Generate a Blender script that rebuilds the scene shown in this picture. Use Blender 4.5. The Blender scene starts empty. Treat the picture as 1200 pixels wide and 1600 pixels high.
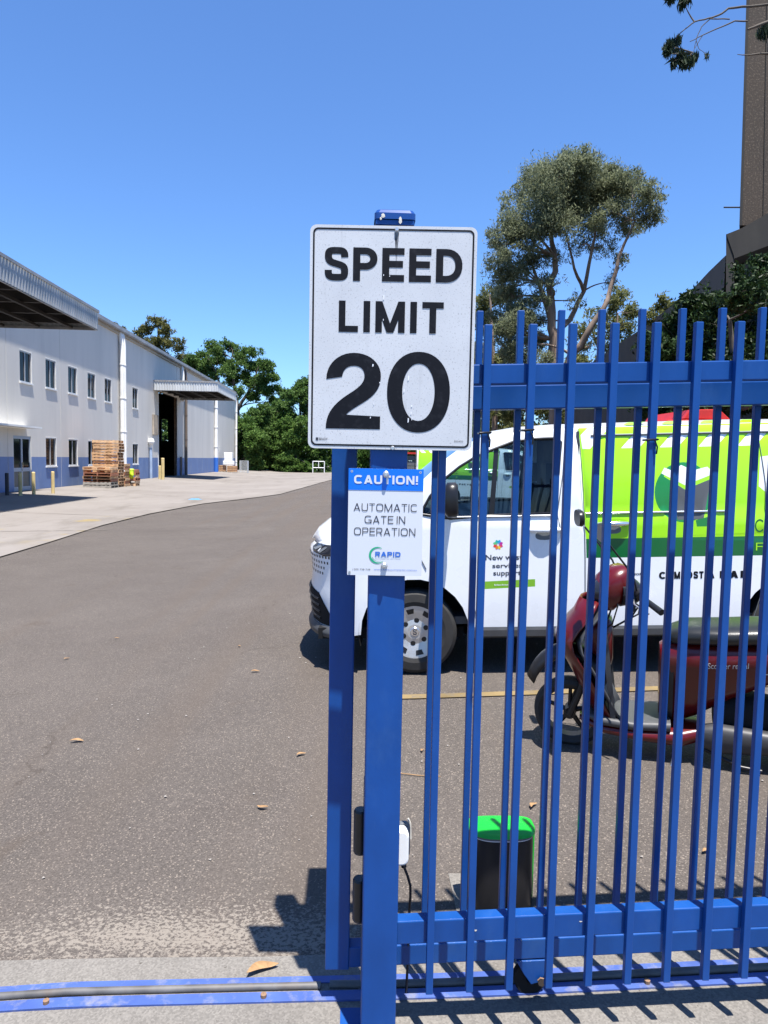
import bpy, bmesh, math, random
import numpy as np
from mathutils import Vector, Matrix
from mathutils.geometry import delaunay_2d_cdt
random.seed(7); RNG = np.random.default_rng(11)
PI = math.pi
SC = bpy.context.scene
COL = SC.collection

# ------------------------------------------------------------------ camera
cam_d = bpy.data.cameras.new('camera'); cam = bpy.data.objects.new('camera', cam_d); COL.objects.link(cam)
F_PX, PITCH, ROLL = 1109.0, math.atan(82/1109.0), math.radians(1.08)
cam_d.sensor_fit = 'AUTO'; cam_d.sensor_width = 36.0; cam_d.lens = F_PX/1600*36.0
cam_d.clip_start = 0.05; cam_d.clip_end = 2000
fw = Vector((0, math.cos(PITCH), -math.sin(PITCH))); r0 = Vector((1, 0, 0)); u0 = r0.cross(fw)
rr = math.cos(ROLL)*r0 + math.sin(ROLL)*u0; uu = -math.sin(ROLL)*r0 + math.cos(ROLL)*u0
m = Matrix((rr, uu, -fw)).transposed().to_4x4(); m.translation = (0, 0, 1.6)
cam.matrix_world = m
SC.camera = cam

# ------------------------------------------------------------------ sky, sun, exposure
SUN_DIR = Vector((0.115, -0.24, 1.0)).normalized()          # towards the sun
elev = math.asin(SUN_DIR.z); azim = math.atan2(SUN_DIR.x, SUN_DIR.y)
world = bpy.data.worlds.new('World'); SC.world = world; world.use_nodes = True
wn = world.node_tree; wn.nodes.clear()
sky = wn.nodes.new('ShaderNodeTexSky'); sky.sky_type = 'NISHITA'; sky.sun_disc = False
sky.sun_elevation = elev; sky.sun_rotation = azim
sky.altitude = 50; sky.air_density = 1.0; sky.dust_density = 0.35; sky.ozone_density = 2.6
bg = wn.nodes.new('ShaderNodeBackground'); bg.inputs['Strength'].default_value = 0.058
wo = wn.nodes.new('ShaderNodeOutputWorld')
tint = wn.nodes.new('ShaderNodeVectorMath'); tint.operation = 'MULTIPLY'; tint.inputs[1].default_value = (0.78, 1.09, 1.50)   # clear-air blue of the phone picture
wn.links.new(sky.outputs[0], tint.inputs[0]); wn.links.new(tint.outputs[0], bg.inputs[0]); wn.links.new(bg.outputs[0], wo.inputs[0])
sd = bpy.data.lights.new('sun', 'SUN'); sd.energy = 4.4; sd.angle = math.radians(0.53); sd.color = (1.0, 0.955, 0.89)
so = bpy.data.objects.new('sun', sd); COL.objects.link(so)
so.rotation_euler = SUN_DIR.to_track_quat('Z', 'Y').to_euler(); so.location = (0, 0, 60)
vs = SC.view_settings; vs.view_transform = 'Standard'; vs.look = 'None'; vs.gamma = 1.0; vs.use_curve_mapping = False
vs.exposure = 1.40
SC.cycles.max_bounces = 8; SC.cycles.transparent_max_bounces = 16; SC.cycles.caustics_reflective = False
SC.cycles.caustics_refractive = False; SC.cycles.use_denoising = True

# ------------------------------------------------------------------ materials
def _n(nt, t, **kw):
    nd = nt.nodes.new(t)
    for k, v in kw.items(): setattr(nd, k, v)
    return nd
def mat(name, col, rough=0.5, metal=0.0, var=0.0, scale=4.0, dirt=None, dirt_scale=2.0, dirt_amt=0.0, bump=0.0, bscale=60.0, coat=0.0, spec=0.5, stretch=(1, 1, 1), coord='Object'):
    mt = bpy.data.materials.new(name); mt.use_nodes = True; nt = mt.node_tree
    b = nt.nodes['Principled BSDF']; b.inputs['Roughness'].default_value = rough; b.inputs['Metallic'].default_value = metal
    b.inputs['Specular IOR Level'].default_value = spec
    if coat: b.inputs['Coat Weight'].default_value = coat; b.inputs['Coat Roughness'].default_value = 0.08
    c = (*col, 1.0); b.inputs['Base Color'].default_value = c
    if var or dirt_amt or bump:
        tc = _n(nt, 'ShaderNodeTexCoord'); mp = _n(nt, 'ShaderNodeMapping'); mp.inputs['Scale'].default_value = stretch
        nt.links.new(tc.outputs[coord], mp.inputs[0]); src = mp.outputs[0]
        out = None
        if var:
            nz = _n(nt, 'ShaderNodeTexNoise'); nz.inputs['Scale'].default_value = scale; nz.inputs['Detail'].default_value = 6
            nt.links.new(src, nz.inputs['Vector'])
            mr = _n(nt, 'ShaderNodeMapRange'); mr.inputs[1].default_value = .3; mr.inputs[2].default_value = .7
            mr.inputs[3].default_value = 1-var; mr.inputs[4].default_value = 1+var; nt.links.new(nz.outputs[0], mr.inputs[0])
            mx = _n(nt, 'ShaderNodeMix', data_type='RGBA', blend_type='MULTIPLY'); mx.inputs[0].default_value = 1
            mx.inputs[6].default_value = c; nt.links.new(mr.outputs[0], mx.inputs[7]); out = mx.outputs[2]
            rm = _n(nt, 'ShaderNodeMapRange'); rm.inputs[3].default_value = max(rough-.12, .02); rm.inputs[4].default_value = min(rough+.12, 1)
            nt.links.new(nz.outputs[0], rm.inputs[0]); nt.links.new(rm.outputs[0], b.inputs['Roughness'])
        if dirt_amt:
            nz = _n(nt, 'ShaderNodeTexNoise'); nz.inputs['Scale'].default_value = dirt_scale; nz.inputs['Detail'].default_value = 9; nz.inputs['Roughness'].default_value = .68
            nt.links.new(src, nz.inputs['Vector'])
            mr = _n(nt, 'ShaderNodeMapRange'); mr.inputs[1].default_value = .52; mr.inputs[2].default_value = .74; mr.inputs[4].default_value = dirt_amt
            nt.links.new(nz.outputs[0], mr.inputs[0])
            mx = _n(nt, 'ShaderNodeMix', data_type='RGBA'); nt.links.new(mr.outputs[0], mx.inputs[0])
            if out: nt.links.new(out, mx.inputs[6])
            else: mx.inputs[6].default_value = c
            mx.inputs[7].default_value = (*dirt, 1); out = mx.outputs[2]
        if out: nt.links.new(out, b.inputs['Base Color'])
        if bump:
            nz = _n(nt, 'ShaderNodeTexNoise'); nz.inputs['Scale'].default_value = bscale; nz.inputs['Detail'].default_value = 4
            nt.links.new(src, nz.inputs['Vector'])
            bp = _n(nt, 'ShaderNodeBump'); bp.inputs['Strength'].default_value = bump; bp.inputs['Distance'].default_value = .01
            nt.links.new(nz.outputs[0], bp.inputs['Height']); nt.links.new(bp.outputs[0], b.inputs['Normal'])
    return mt
def glass(name, tint, refl=1.0):
    mt = bpy.data.materials.new(name); mt.use_nodes = True; nt = mt.node_tree; nt.nodes.clear()
    o = _n(nt, 'ShaderNodeOutputMaterial'); t = _n(nt, 'ShaderNodeBsdfTransparent'); t.inputs[0].default_value = (*tint, 1)
    g = _n(nt, 'ShaderNodeBsdfGlossy'); g.inputs['Roughness'].default_value = .02
    fr = _n(nt, 'ShaderNodeFresnel'); fr.inputs[0].default_value = 1.5
    mx = _n(nt, 'ShaderNodeMixShader'); nt.links.new(fr.outputs[0], mx.inputs[0]); nt.links.new(t.outputs[0], mx.inputs[1]); nt.links.new(g.outputs[0], mx.inputs[2])
    nt.links.new(mx.outputs[0], o.inputs[0]); return mt
def leafmat(name, c1, c2, trans=.25, rough=.45):
    mt = bpy.data.materials.new(name); mt.use_nodes = True; nt = mt.node_tree; b = nt.nodes['Principled BSDF']; o = nt.nodes['Material Output']
    ge = _n(nt, 'ShaderNodeNewGeometry'); cr = _n(nt, 'ShaderNodeValToRGB')
    cr.color_ramp.elements[0].color = (*c1, 1); cr.color_ramp.elements[1].color = (*c2, 1)
    nt.links.new(ge.outputs['Random Per Island'], cr.inputs[0]); nt.links.new(cr.outputs[0], b.inputs['Base Color'])
    b.inputs['Roughness'].default_value = rough; b.inputs['Specular IOR Level'].default_value = .16
    tr = _n(nt, 'ShaderNodeBsdfTranslucent'); nt.links.new(cr.outputs[0], tr.inputs[0])
    mx = _n(nt, 'ShaderNodeMixShader'); mx.inputs[0].default_value = trans
    nt.links.new(b.outputs[0], mx.inputs[1]); nt.links.new(tr.outputs[0], mx.inputs[2]); nt.links.new(mx.outputs[0], o.inputs[0]); return mt

M = {}
M['blue'] = mat('blue_paint', (.006, .056, .235), .36, var=.12, scale=9, dirt=(.03, .095, .27), dirt_scale=5, dirt_amt=.55, stretch=(1, 1, .5), bump=.03, bscale=90, spec=.28)
M['blue_worn'] = mat('worn_blue_paint', (.045, .085, .28), .6, var=.2, scale=7, dirt=(.19, .19, .205), dirt_scale=13, dirt_amt=1.0, bump=.08, bscale=70)
M['steel'] = mat('bare_steel', (.10, .097, .095), .6, metal=.15, var=.3, scale=14, dirt=(.10, .075, .055), dirt_scale=9, dirt_amt=.7)
M['bolt'] = mat('galvanised_bolt', (.62, .62, .62), .35, metal=.8)
M['rust'] = mat('rusty_bolt', (.2, .12, .07), .8)
M['black'] = mat('black_plastic', (.012, .012, .014), .35, spec=.4)
M['rubber'] = mat('tyre_rubber', (.022, .021, .02), .75, var=.2, scale=20, bump=.05)
M['black_matt'] = mat('dull_black', (.012, .012, .013), .85, spec=.2)
M['sign_white'] = mat('weathered_white_sheet', (.70, .72, .76), .55, var=.025, scale=5)
M['sign_black'] = mat('black_print', (.005, .006, .010), .6, spec=.15, dirt=(.03, .032, .04), dirt_scale=40, dirt_amt=.5)
M['sign_clean'] = mat('clean_white_sheet', (.58, .605, .66), .35, var=.015, scale=3)
M['sign_blue'] = mat('bright_blue_print', (.0, .145, .68), .35)
M['ink_grey'] = mat('grey_print', (.03, .032, .045), .5)
M['ink_blue'] = mat('blue_print', (.02, .13, .52), .5)
M['ink_green'] = mat('green_print', (.01, .34, .17), .5)
M['ink_pale'] = mat('pale_blue_print', (.3, .42, .62), .5)
M['van_white'] = mat('white_vehicle_paint', (.78, .80, .82), .28, coat=.6, var=.01)
M['lime'] = mat('lime_vinyl', (.34, .76, .006), .3, coat=.4)
M['dgreen'] = mat('dark_green_vinyl', (.0, .115, .025), .3, coat=.4)
M['mgreen'] = mat('mid_green_vinyl', (.012, .22, .05), .3, coat=.4)
M['grey_vinyl'] = mat('grey_vinyl', (.09, .095, .1), .35)
M['label_green'] = mat('leaf_green_vinyl', (.19, .42, .03), .35)
M['alloy'] = mat('silver_wheel_paint', (.5, .5, .5), .32, metal=.55, var=.08, scale=15)
M['chrome'] = mat('bright_metal', (.75, .75, .76), .18, metal=.9)
M['lamp_glass'] = mat('headlamp_lens', (.02, .022, .03), .08, spec=.4)
M['vglass'] = glass('vehicle_glass', (.50, .62, .66))
M['red'] = mat('red_scooter_paint', (.085, .0015, .002), .3, coat=.35)
M['red_dull'] = mat('red_machine_paint', (.5, .025, .015), .4, var=.1)
M['dkgrey'] = mat('dark_grey_plastic', (.05, .052, .056), .5, var=.1, scale=12, bump=.05, bscale=120)
M['seat'] = mat('black_vinyl_seat', (.016, .017, .017), .33, bump=.08, bscale=150)
M['green_cap'] = mat('bright_green_plastic', (.008, .40, .03), .35)
M['white_plastic'] = mat('white_plastic', (.78, .79, .78), .4, var=.03)
M['grey_plastic'] = mat('grey_plastic', (.12, .13, .14), .5)
M['wall'] = mat('white_wall_paint', (.61, .585, .535), .7, var=.07, scale=.5, dirt=(.44, .43, .41), dirt_scale=1.3, dirt_amt=.45, bump=.05, bscale=12, stretch=(1, 1, .14))
M['wallblue'] = mat('blue_wall_paint', (.125, .20, .39), .65, var=.10, scale=1.2, dirt=(.27, .32, .42), dirt_scale=1.3, dirt_amt=.7, bump=.05, bscale=12, stretch=(1, 1, .4))
M['trim'] = mat('white_trim', (.74, .74, .72), .5, var=.06, scale=2)
M['pipe_white'] = mat('white_downpipe_paint', (.80, .78, .74), .45, var=.08, scale=1.5)
M['gutter'] = mat('zinc_gutter', (.30, .29, .285), .5, metal=.2, var=.25, scale=1.5, dirt=(.5, .48, .44), dirt_scale=2, dirt_amt=.4)
M['sheet'] = mat('pale_sheet_metal', (.56, .57, .56), .45, metal=.1, var=.1, scale=2, stretch=(1, 1, .3))
M['sheet_old'] = mat('old_sheet_metal', (.36, .37, .375), .5, metal=.2, var=.16, scale=2, dirt=(.5, .5, .48), dirt_scale=3, dirt_amt=.35, stretch=(1, 1, .3))
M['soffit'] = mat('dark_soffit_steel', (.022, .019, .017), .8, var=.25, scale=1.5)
M['winglass'] = mat('dark_window_glass', (.008, .010, .014), .05, spec=.10)
M['alu'] = mat('aluminium_frame', (.42, .44, .48), .4, metal=.4)
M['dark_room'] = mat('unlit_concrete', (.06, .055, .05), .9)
M['wood'] = mat('pallet_timber', (.50, .31, .165), .8, var=.35, scale=3, dirt=(.25, .22, .18), dirt_scale=2.5, dirt_amt=.5, stretch=(1, 1, 3), bump=.1, bscale=40)
M['wood_pale'] = mat('fresh_pallet_timber', (.64, .42, .24), .8, var=.3, scale=3, dirt=(.33, .28, .2), dirt_scale=2.5, dirt_amt=.4, stretch=(1, 1, 3))
M['wood_grey'] = mat('grey_pallet_timber', (.34, .31, .27), .85, var=.3, scale=3, dirt=(.14, .12, .1), dirt_scale=2.5, dirt_amt=.5, stretch=(1, 1, 3))
M['wood_red'] = mat('reddish_pallet_timber', (.36, .15, .08), .8, var=.3, scale=3)
M['bollard'] = mat('faded_yellow_paint', (.60, .46, .20), .65, var=.15, scale=5, dirt=(.55, .48, .38), dirt_scale=7, dirt_amt=.6, stretch=(1, 1, .5))
M['bollard_dark'] = mat('dark_post_paint', (.03, .03, .035), .6, var=.2, scale=5)
M['plastic_lime'] = mat('lime_plastic_wrap', (.42, .60, .02), .4)
M['bag'] = mat('blue_plastic_bag', (.06, .26, .50), .4)
M['dry_leaf'] = mat('dried_leaf', (.28, .165, .075), .7, var=.25, scale=60)
M['pale_litter'] = mat('pale_litter', (.6, .57, .5), .8)
M['bark'] = mat('gum_bark', (.20, .145, .11), .85, var=.45, scale=3, bump=.3, bscale=12, stretch=(1, 1, .25), dirt=(.42, .34, .28), dirt_scale=2, dirt_amt=.6)
M['bark_dark'] = mat('dark_bark', (.085, .07, .055), .9, var=.3, scale=3, bump=.3, bscale=12)
M['leaf_gum'] = leafmat('gum_leaves', (.095, .115, .06), (.26, .285, .175), 0.55, .55)
M['leaf_gum2'] = leafmat('olive_gum_leaves', (.09, .105, .032), (.22, .225, .09), 0.45, .55)
M['leaf_dark'] = leafmat('glossy_dark_leaves', (.008, .020, .006), (.032, .060, .016), .15, .5)
M['leaf_mid'] = leafmat('mid_green_leaves', (.04, .09, .02), (.14, .225, .06), 0.5, .55)
M['leaf_bush'] = leafmat('bright_bush_leaves', (.045, .105, .02), (.165, .265, .065), 0.5, .55)
M['leaf_pine'] = leafmat('olive_pine_needles', (.06, .065, .018), (.17, .165, .055), 0.35, .55)
M['leaf_hang'] = leafmat('hanging_gum_leaves', (.014, .022, .015), (.045, .07, .036), 0.2, .55)
M['aggregate'] = mat('exposed_aggregate', (.055, .040, .029), .9, var=.2, scale=1.2, bump=.5, bscale=40, dirt=(.22, .17, .12), dirt_scale=21, dirt_amt=1.0)
M['concrete_dark'] = mat('shade_toned_concrete', (.026, .024, .022), .9, var=.3, scale=1.5, dirt=(.05, .045, .038), dirt_scale=1.2, dirt_amt=.6, bump=.1, bscale=20, stretch=(1, 1, .3))  # shade on the tower's ledge and piers is put into this dark base colour
M['concrete_wall'] = mat('grey_brown_concrete', (.085, .074, .064), .85, var=.25, scale=1.0, dirt=(.04, .035, .03), dirt_scale=1.5, dirt_amt=.5, bump=.1, bscale=20, stretch=(1, 1, .3))
M['grass'] = mat('grass_ground', (.05, .085, .02), .95, var=.4, scale=.8, dirt=(.16, .14, .06), dirt_scale=.5, dirt_amt=.5)
M['cage'] = mat('galvanised_wire', (.55, .57, .58), .5, metal=.3)
PETAL = [mat('petal_print_'+n, c, .4) for n, c in (('purple', (.45, .02, .3)), ('blue', (.02, .3, .6)), ('teal', (.02, .42, .36)), ('green', (.12, .5, .2)), ('red', (.7, .05, .03)), ('orange', (.75, .2, .02)), ('yellow', (.75, .5, .03)), ('pink', (.6, .05, .15)))]

# ------------------------------------------------------------------ mesh helpers
class MB:
    def __init__(s): s.v = []; s.f = []; s.mi = []; s.sm = []
    def add(s, v, f, mi=0, sm=False):
        o = len(s.v); s.v += [tuple(p) for p in v]
        for q in f: s.f.append(tuple(i+o for i in q)); s.mi.append(mi); s.sm.append(sm)
        return s
    def box(s, x0, x1, y0, y1, z0, z1, mi=0, sh=0.0):        # sh: z rises by sh per metre of x
        v = [(x, y, z+sh*x) for z in (z0, z1) for y in (y0, y1) for x in (x0, x1)]
        return s.add(v, [(0, 2, 3, 1), (4, 5, 7, 6), (0, 1, 5, 4), (2, 6, 7, 3), (0, 4, 6, 2), (1, 3, 7, 5)], mi)
    def tube(s, path, r, n=8, mi=0, caps=True, sm=True):
        path = [Vector(p) for p in path]; k = len(path); rs = r if isinstance(r, (list, tuple)) else [r]*k
        v = []; up = None
        for i, p in enumerate(path):
            d = (path[min(i+1, k-1)]-path[max(i-1, 0)]).normalized()
            if up is None: up = Vector((0, 0, 1)) if abs(d.z) < .9 else Vector((1, 0, 0))
            a = d.cross(up).normalized(); b = a.cross(d).normalized(); up = b
            for j in range(n):
                t = 2*PI*j/n; v.append(p+(a*math.cos(t)+b*math.sin(t))*rs[i])
        f = [(i*n+j, i*n+(j+1) % n, (i+1)*n+(j+1) % n, (i+1)*n+j) for i in range(k-1) for j in range(n)]
        s.add(v, f, mi, sm)
        if caps: s.add(v[:n], [tuple(range(n))[::-1]], mi); s.add(v[-n:], [tuple(range(n))], mi)
        return s
    def lathe(s, prof, c, axis, n=32, mi=0, sm=True, mis=None):           # prof: (radius, height along axis)
        ax = Vector(axis).normalized(); a = ax.orthogonal().normalized(); b = ax.cross(a); c = Vector(c); k = len(prof)
        v = [c+ax*h+(a*math.cos(2*PI*j/n)+b*math.sin(2*PI*j/n))*r for r, h in prof for j in range(n)]
        for i in range(k-1):
            s.add([v[i*n+j] for j in range(n)]+[v[(i+1)*n+j] for j in range(n)], [(j, (j+1) % n, n+(j+1) % n, n+j) for j in range(n)], mis[i] if mis else mi, sm)
        return s
    def poly(s, pts, mi=0): return s.add(pts, [tuple(range(len(pts)))], mi)
    def prism(s, prof, fn, a, b, mi=0):                        # profile (u,v) swept from a to b, fn(u,v,w)->xyz
        n = len(prof); v = [fn(u, w, a) for u, w in prof]+[fn(u, w, b) for u, w in prof]
        return s.add(v, [(i, (i+1) % n, n+(i+1) % n, n+i) for i in range(n)]+[tuple(range(n))[::-1], tuple(range(n, 2*n))], mi)
    def grid(s, rows, mi=0, sm=True, close=False):
        nr = len(rows); nc = len(rows[0]); v = [p for r in rows for p in r]
        f = [(i*nc+j, i*nc+(j+1) % nc, (i+1)*nc+(j+1) % nc, (i+1)*nc+j) for i in range(nr-1) for j in range(nc if close else nc-1)]
        return s.add(v, f, mi, sm)
    def loft(s, secs, n=14, mi=0, ex=2.0, caps=True):          # secs: (s,t,z, half_t, half_z) ellipse-ish sections along s
        rows = []
        for (cs, ct, cz, a, b) in secs:
            row = []
            for j in range(n):
                t = 2*PI*j/n; c, d = math.cos(t), math.sin(t)
                row.append((cs, ct+a*math.copysign(abs(c)**(2/ex), c), cz+b*math.copysign(abs(d)**(2/ex), d)))
            rows.append(row)
        s.grid(rows, mi, True, True)
        if caps: s.poly(rows[0][::-1], mi); s.poly(rows[-1], mi)
        return s
    def mesh(s, name, mats):
        me = bpy.data.meshes.new(name); me.from_pydata(s.v, [], s.f)
        for x in (mats if isinstance(mats, (list, tuple)) else [mats]): me.materials.append(x)
        me.polygons.foreach_set('material_index', s.mi); me.polygons.foreach_set('use_smooth', s.sm); me.update(); return me
    def build(s, name, mats, parent=None, bevel=0, seg=2, fixn=False):
        me = s.mesh(name, mats)
        if fixn:
            bm = bmesh.new(); bm.from_mesh(me); bmesh.ops.recalc_face_normals(bm, faces=bm.faces); bm.to_mesh(me); bm.free()
        o = link(name, me, parent)
        if bevel:
            md = o.modifiers.new('edge', 'BEVEL'); md.width = bevel; md.segments = seg; md.limit_method = 'ANGLE'; md.angle_limit = math.radians(40)
        return o
def link(name, data, parent=None):
    o = bpy.data.objects.new(name, data); COL.objects.link(o)
    if parent: o.parent = parent
    return o
def tag(o, label, cat, group=None):
    o['label'] = label; o['category'] = cat
    if group: o['group'] = group
    return o
def thing(name, label, cat, loc=(0, 0, 0), rz=0.0, group=None):
    o = link(name, None); o.location = loc; o.rotation_euler = (0, 0, rz); o.empty_display_size = .2
    return tag(o, label, cat, group)
def struct(o, kind='structure'): o['kind'] = kind; return o
def copy_tree(o, parent=None):
    c = o.copy(); COL.objects.link(c)
    if parent: c.parent = parent
    for ch in list(o.children): copy_tree(ch, c)
    return c
def text_mesh(body, size, bold=0.0, xs=1.0, align='CENTER', spacing=1.0, line=1.0):
    cu = bpy.data.curves.new('lettering', 'FONT'); cu.body = body; cu.size = size; cu.offset = bold; cu.align_x = align; cu.align_y = 'CENTER'
    cu.space_character = spacing; cu.space_line = line; cu.resolution_u = 6
    o = bpy.data.objects.new('lettering', cu); COL.objects.link(o)
    dg = bpy.context.evaluated_depsgraph_get(); me = bpy.data.meshes.new_from_object(o.evaluated_get(dg))
    bpy.data.objects.remove(o); bpy.data.curves.remove(cu)
    v = np.empty(len(me.vertices)*3); me.vertices.foreach_get('co', v); v = v.reshape(-1, 3); v[:, 0] *= xs
    polys = [tuple(p.vertices) for p in me.polygons]; bpy.data.meshes.remove(me)
    return v, polys
def fit_text(body, x0, x1, z0, z1, bold=.03, spacing=1.0):
    """lettering fitted to a box; returns 2D points and faces"""
    v, p = text_mesh(body, 1.0, bold, 1.0, 'CENTER', spacing)
    lo = v.min(0); hi = v.max(0); w = np.zeros((len(v), 2))
    w[:, 0] = x0+(v[:, 0]-lo[0])/(hi[0]-lo[0])*(x1-x0); w[:, 1] = z0+(v[:, 1]-lo[1])/(hi[1]-lo[1])*(z1-z0)
    return w, p
def cdt(outer, holes=(), step=None, regions=None):
    """triangulate a polygon with holes and inner grid points"""
    pts = []; edges = []
    def ring(r):
        o = len(pts); pts.extend(Vector(p) for p in r); edges.extend((o+i, o+(i+1) % len(r)) for i in range(len(r)))
    def dens(r):
        if not step: return list(r)
        out = []
        for i, p in enumerate(r):
            q = r[(i+1) % len(r)]; k = max(1, int(math.dist(p, q)/step)); out += [(p[0]+(q[0]-p[0])*j/k, p[1]+(q[1]-p[1])*j/k) for j in range(k)]
        return out
    outer = dens(outer); holes = [dens(h) for h in holes]
    def inside(p, r):
        c = False; n = len(r); x, y = p[0], p[1]; j = n-1
        for i in range(n):
            if (r[i][1] > y) != (r[j][1] > y) and x < (r[j][0]-r[i][0])*(y-r[i][1])/(r[j][1]-r[i][1])+r[i][0]: c = not c
            j = i
        return c
    ring(outer)
    for h in holes: ring(h)
    for rg, _ in (regions or ()): ring(rg)
    if step:
        xs = [p[0] for p in outer]; ys = [p[1] for p in outer]
        for x in np.arange(min(xs)+step*.5, max(xs), step):
            for y in np.arange(min(ys)+step*.5, max(ys), step):
                if inside((x, y), outer) and not any(inside((x, y), h) for h in holes): pts.append(Vector((x, y)))
    v, e, f, *_ = delaunay_2d_cdt(pts, edges, [], 0, 1e-6)
    tri = []; mis = []
    for q in f:
        c = (sum(v[i][0] for i in q)/len(q), sum(v[i][1] for i in q)/len(q))
        if inside(c, outer) and not any(inside(c, h) for h in holes):
            tri.append(tuple(q))
            if regions is not None:
                k = 0
                for rg, mi in regions:
                    if inside(c, rg): k = mi
                mis.append(k)
    if regions is not None: return [tuple(p) for p in v], tri, mis
    return [tuple(p) for p in v], tri
def rect(x0, x1, z0, z1): return [(x0, z0), (x1, z0), (x1, z1), (x0, z1)]
def rrect(x0, x1, z0, z1, r, n=5):
    out = []
    for cx, cz, a0 in ((x1-r, z0+r, -PI/2), (x1-r, z1-r, 0), (x0+r, z1-r, PI/2), (x0+r, z0+r, PI)):
        out += [(cx+r*math.cos(a0+PI/2*i/n), cz+r*math.sin(a0+PI/2*i/n)) for i in range(n+1)]
    return out

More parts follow.
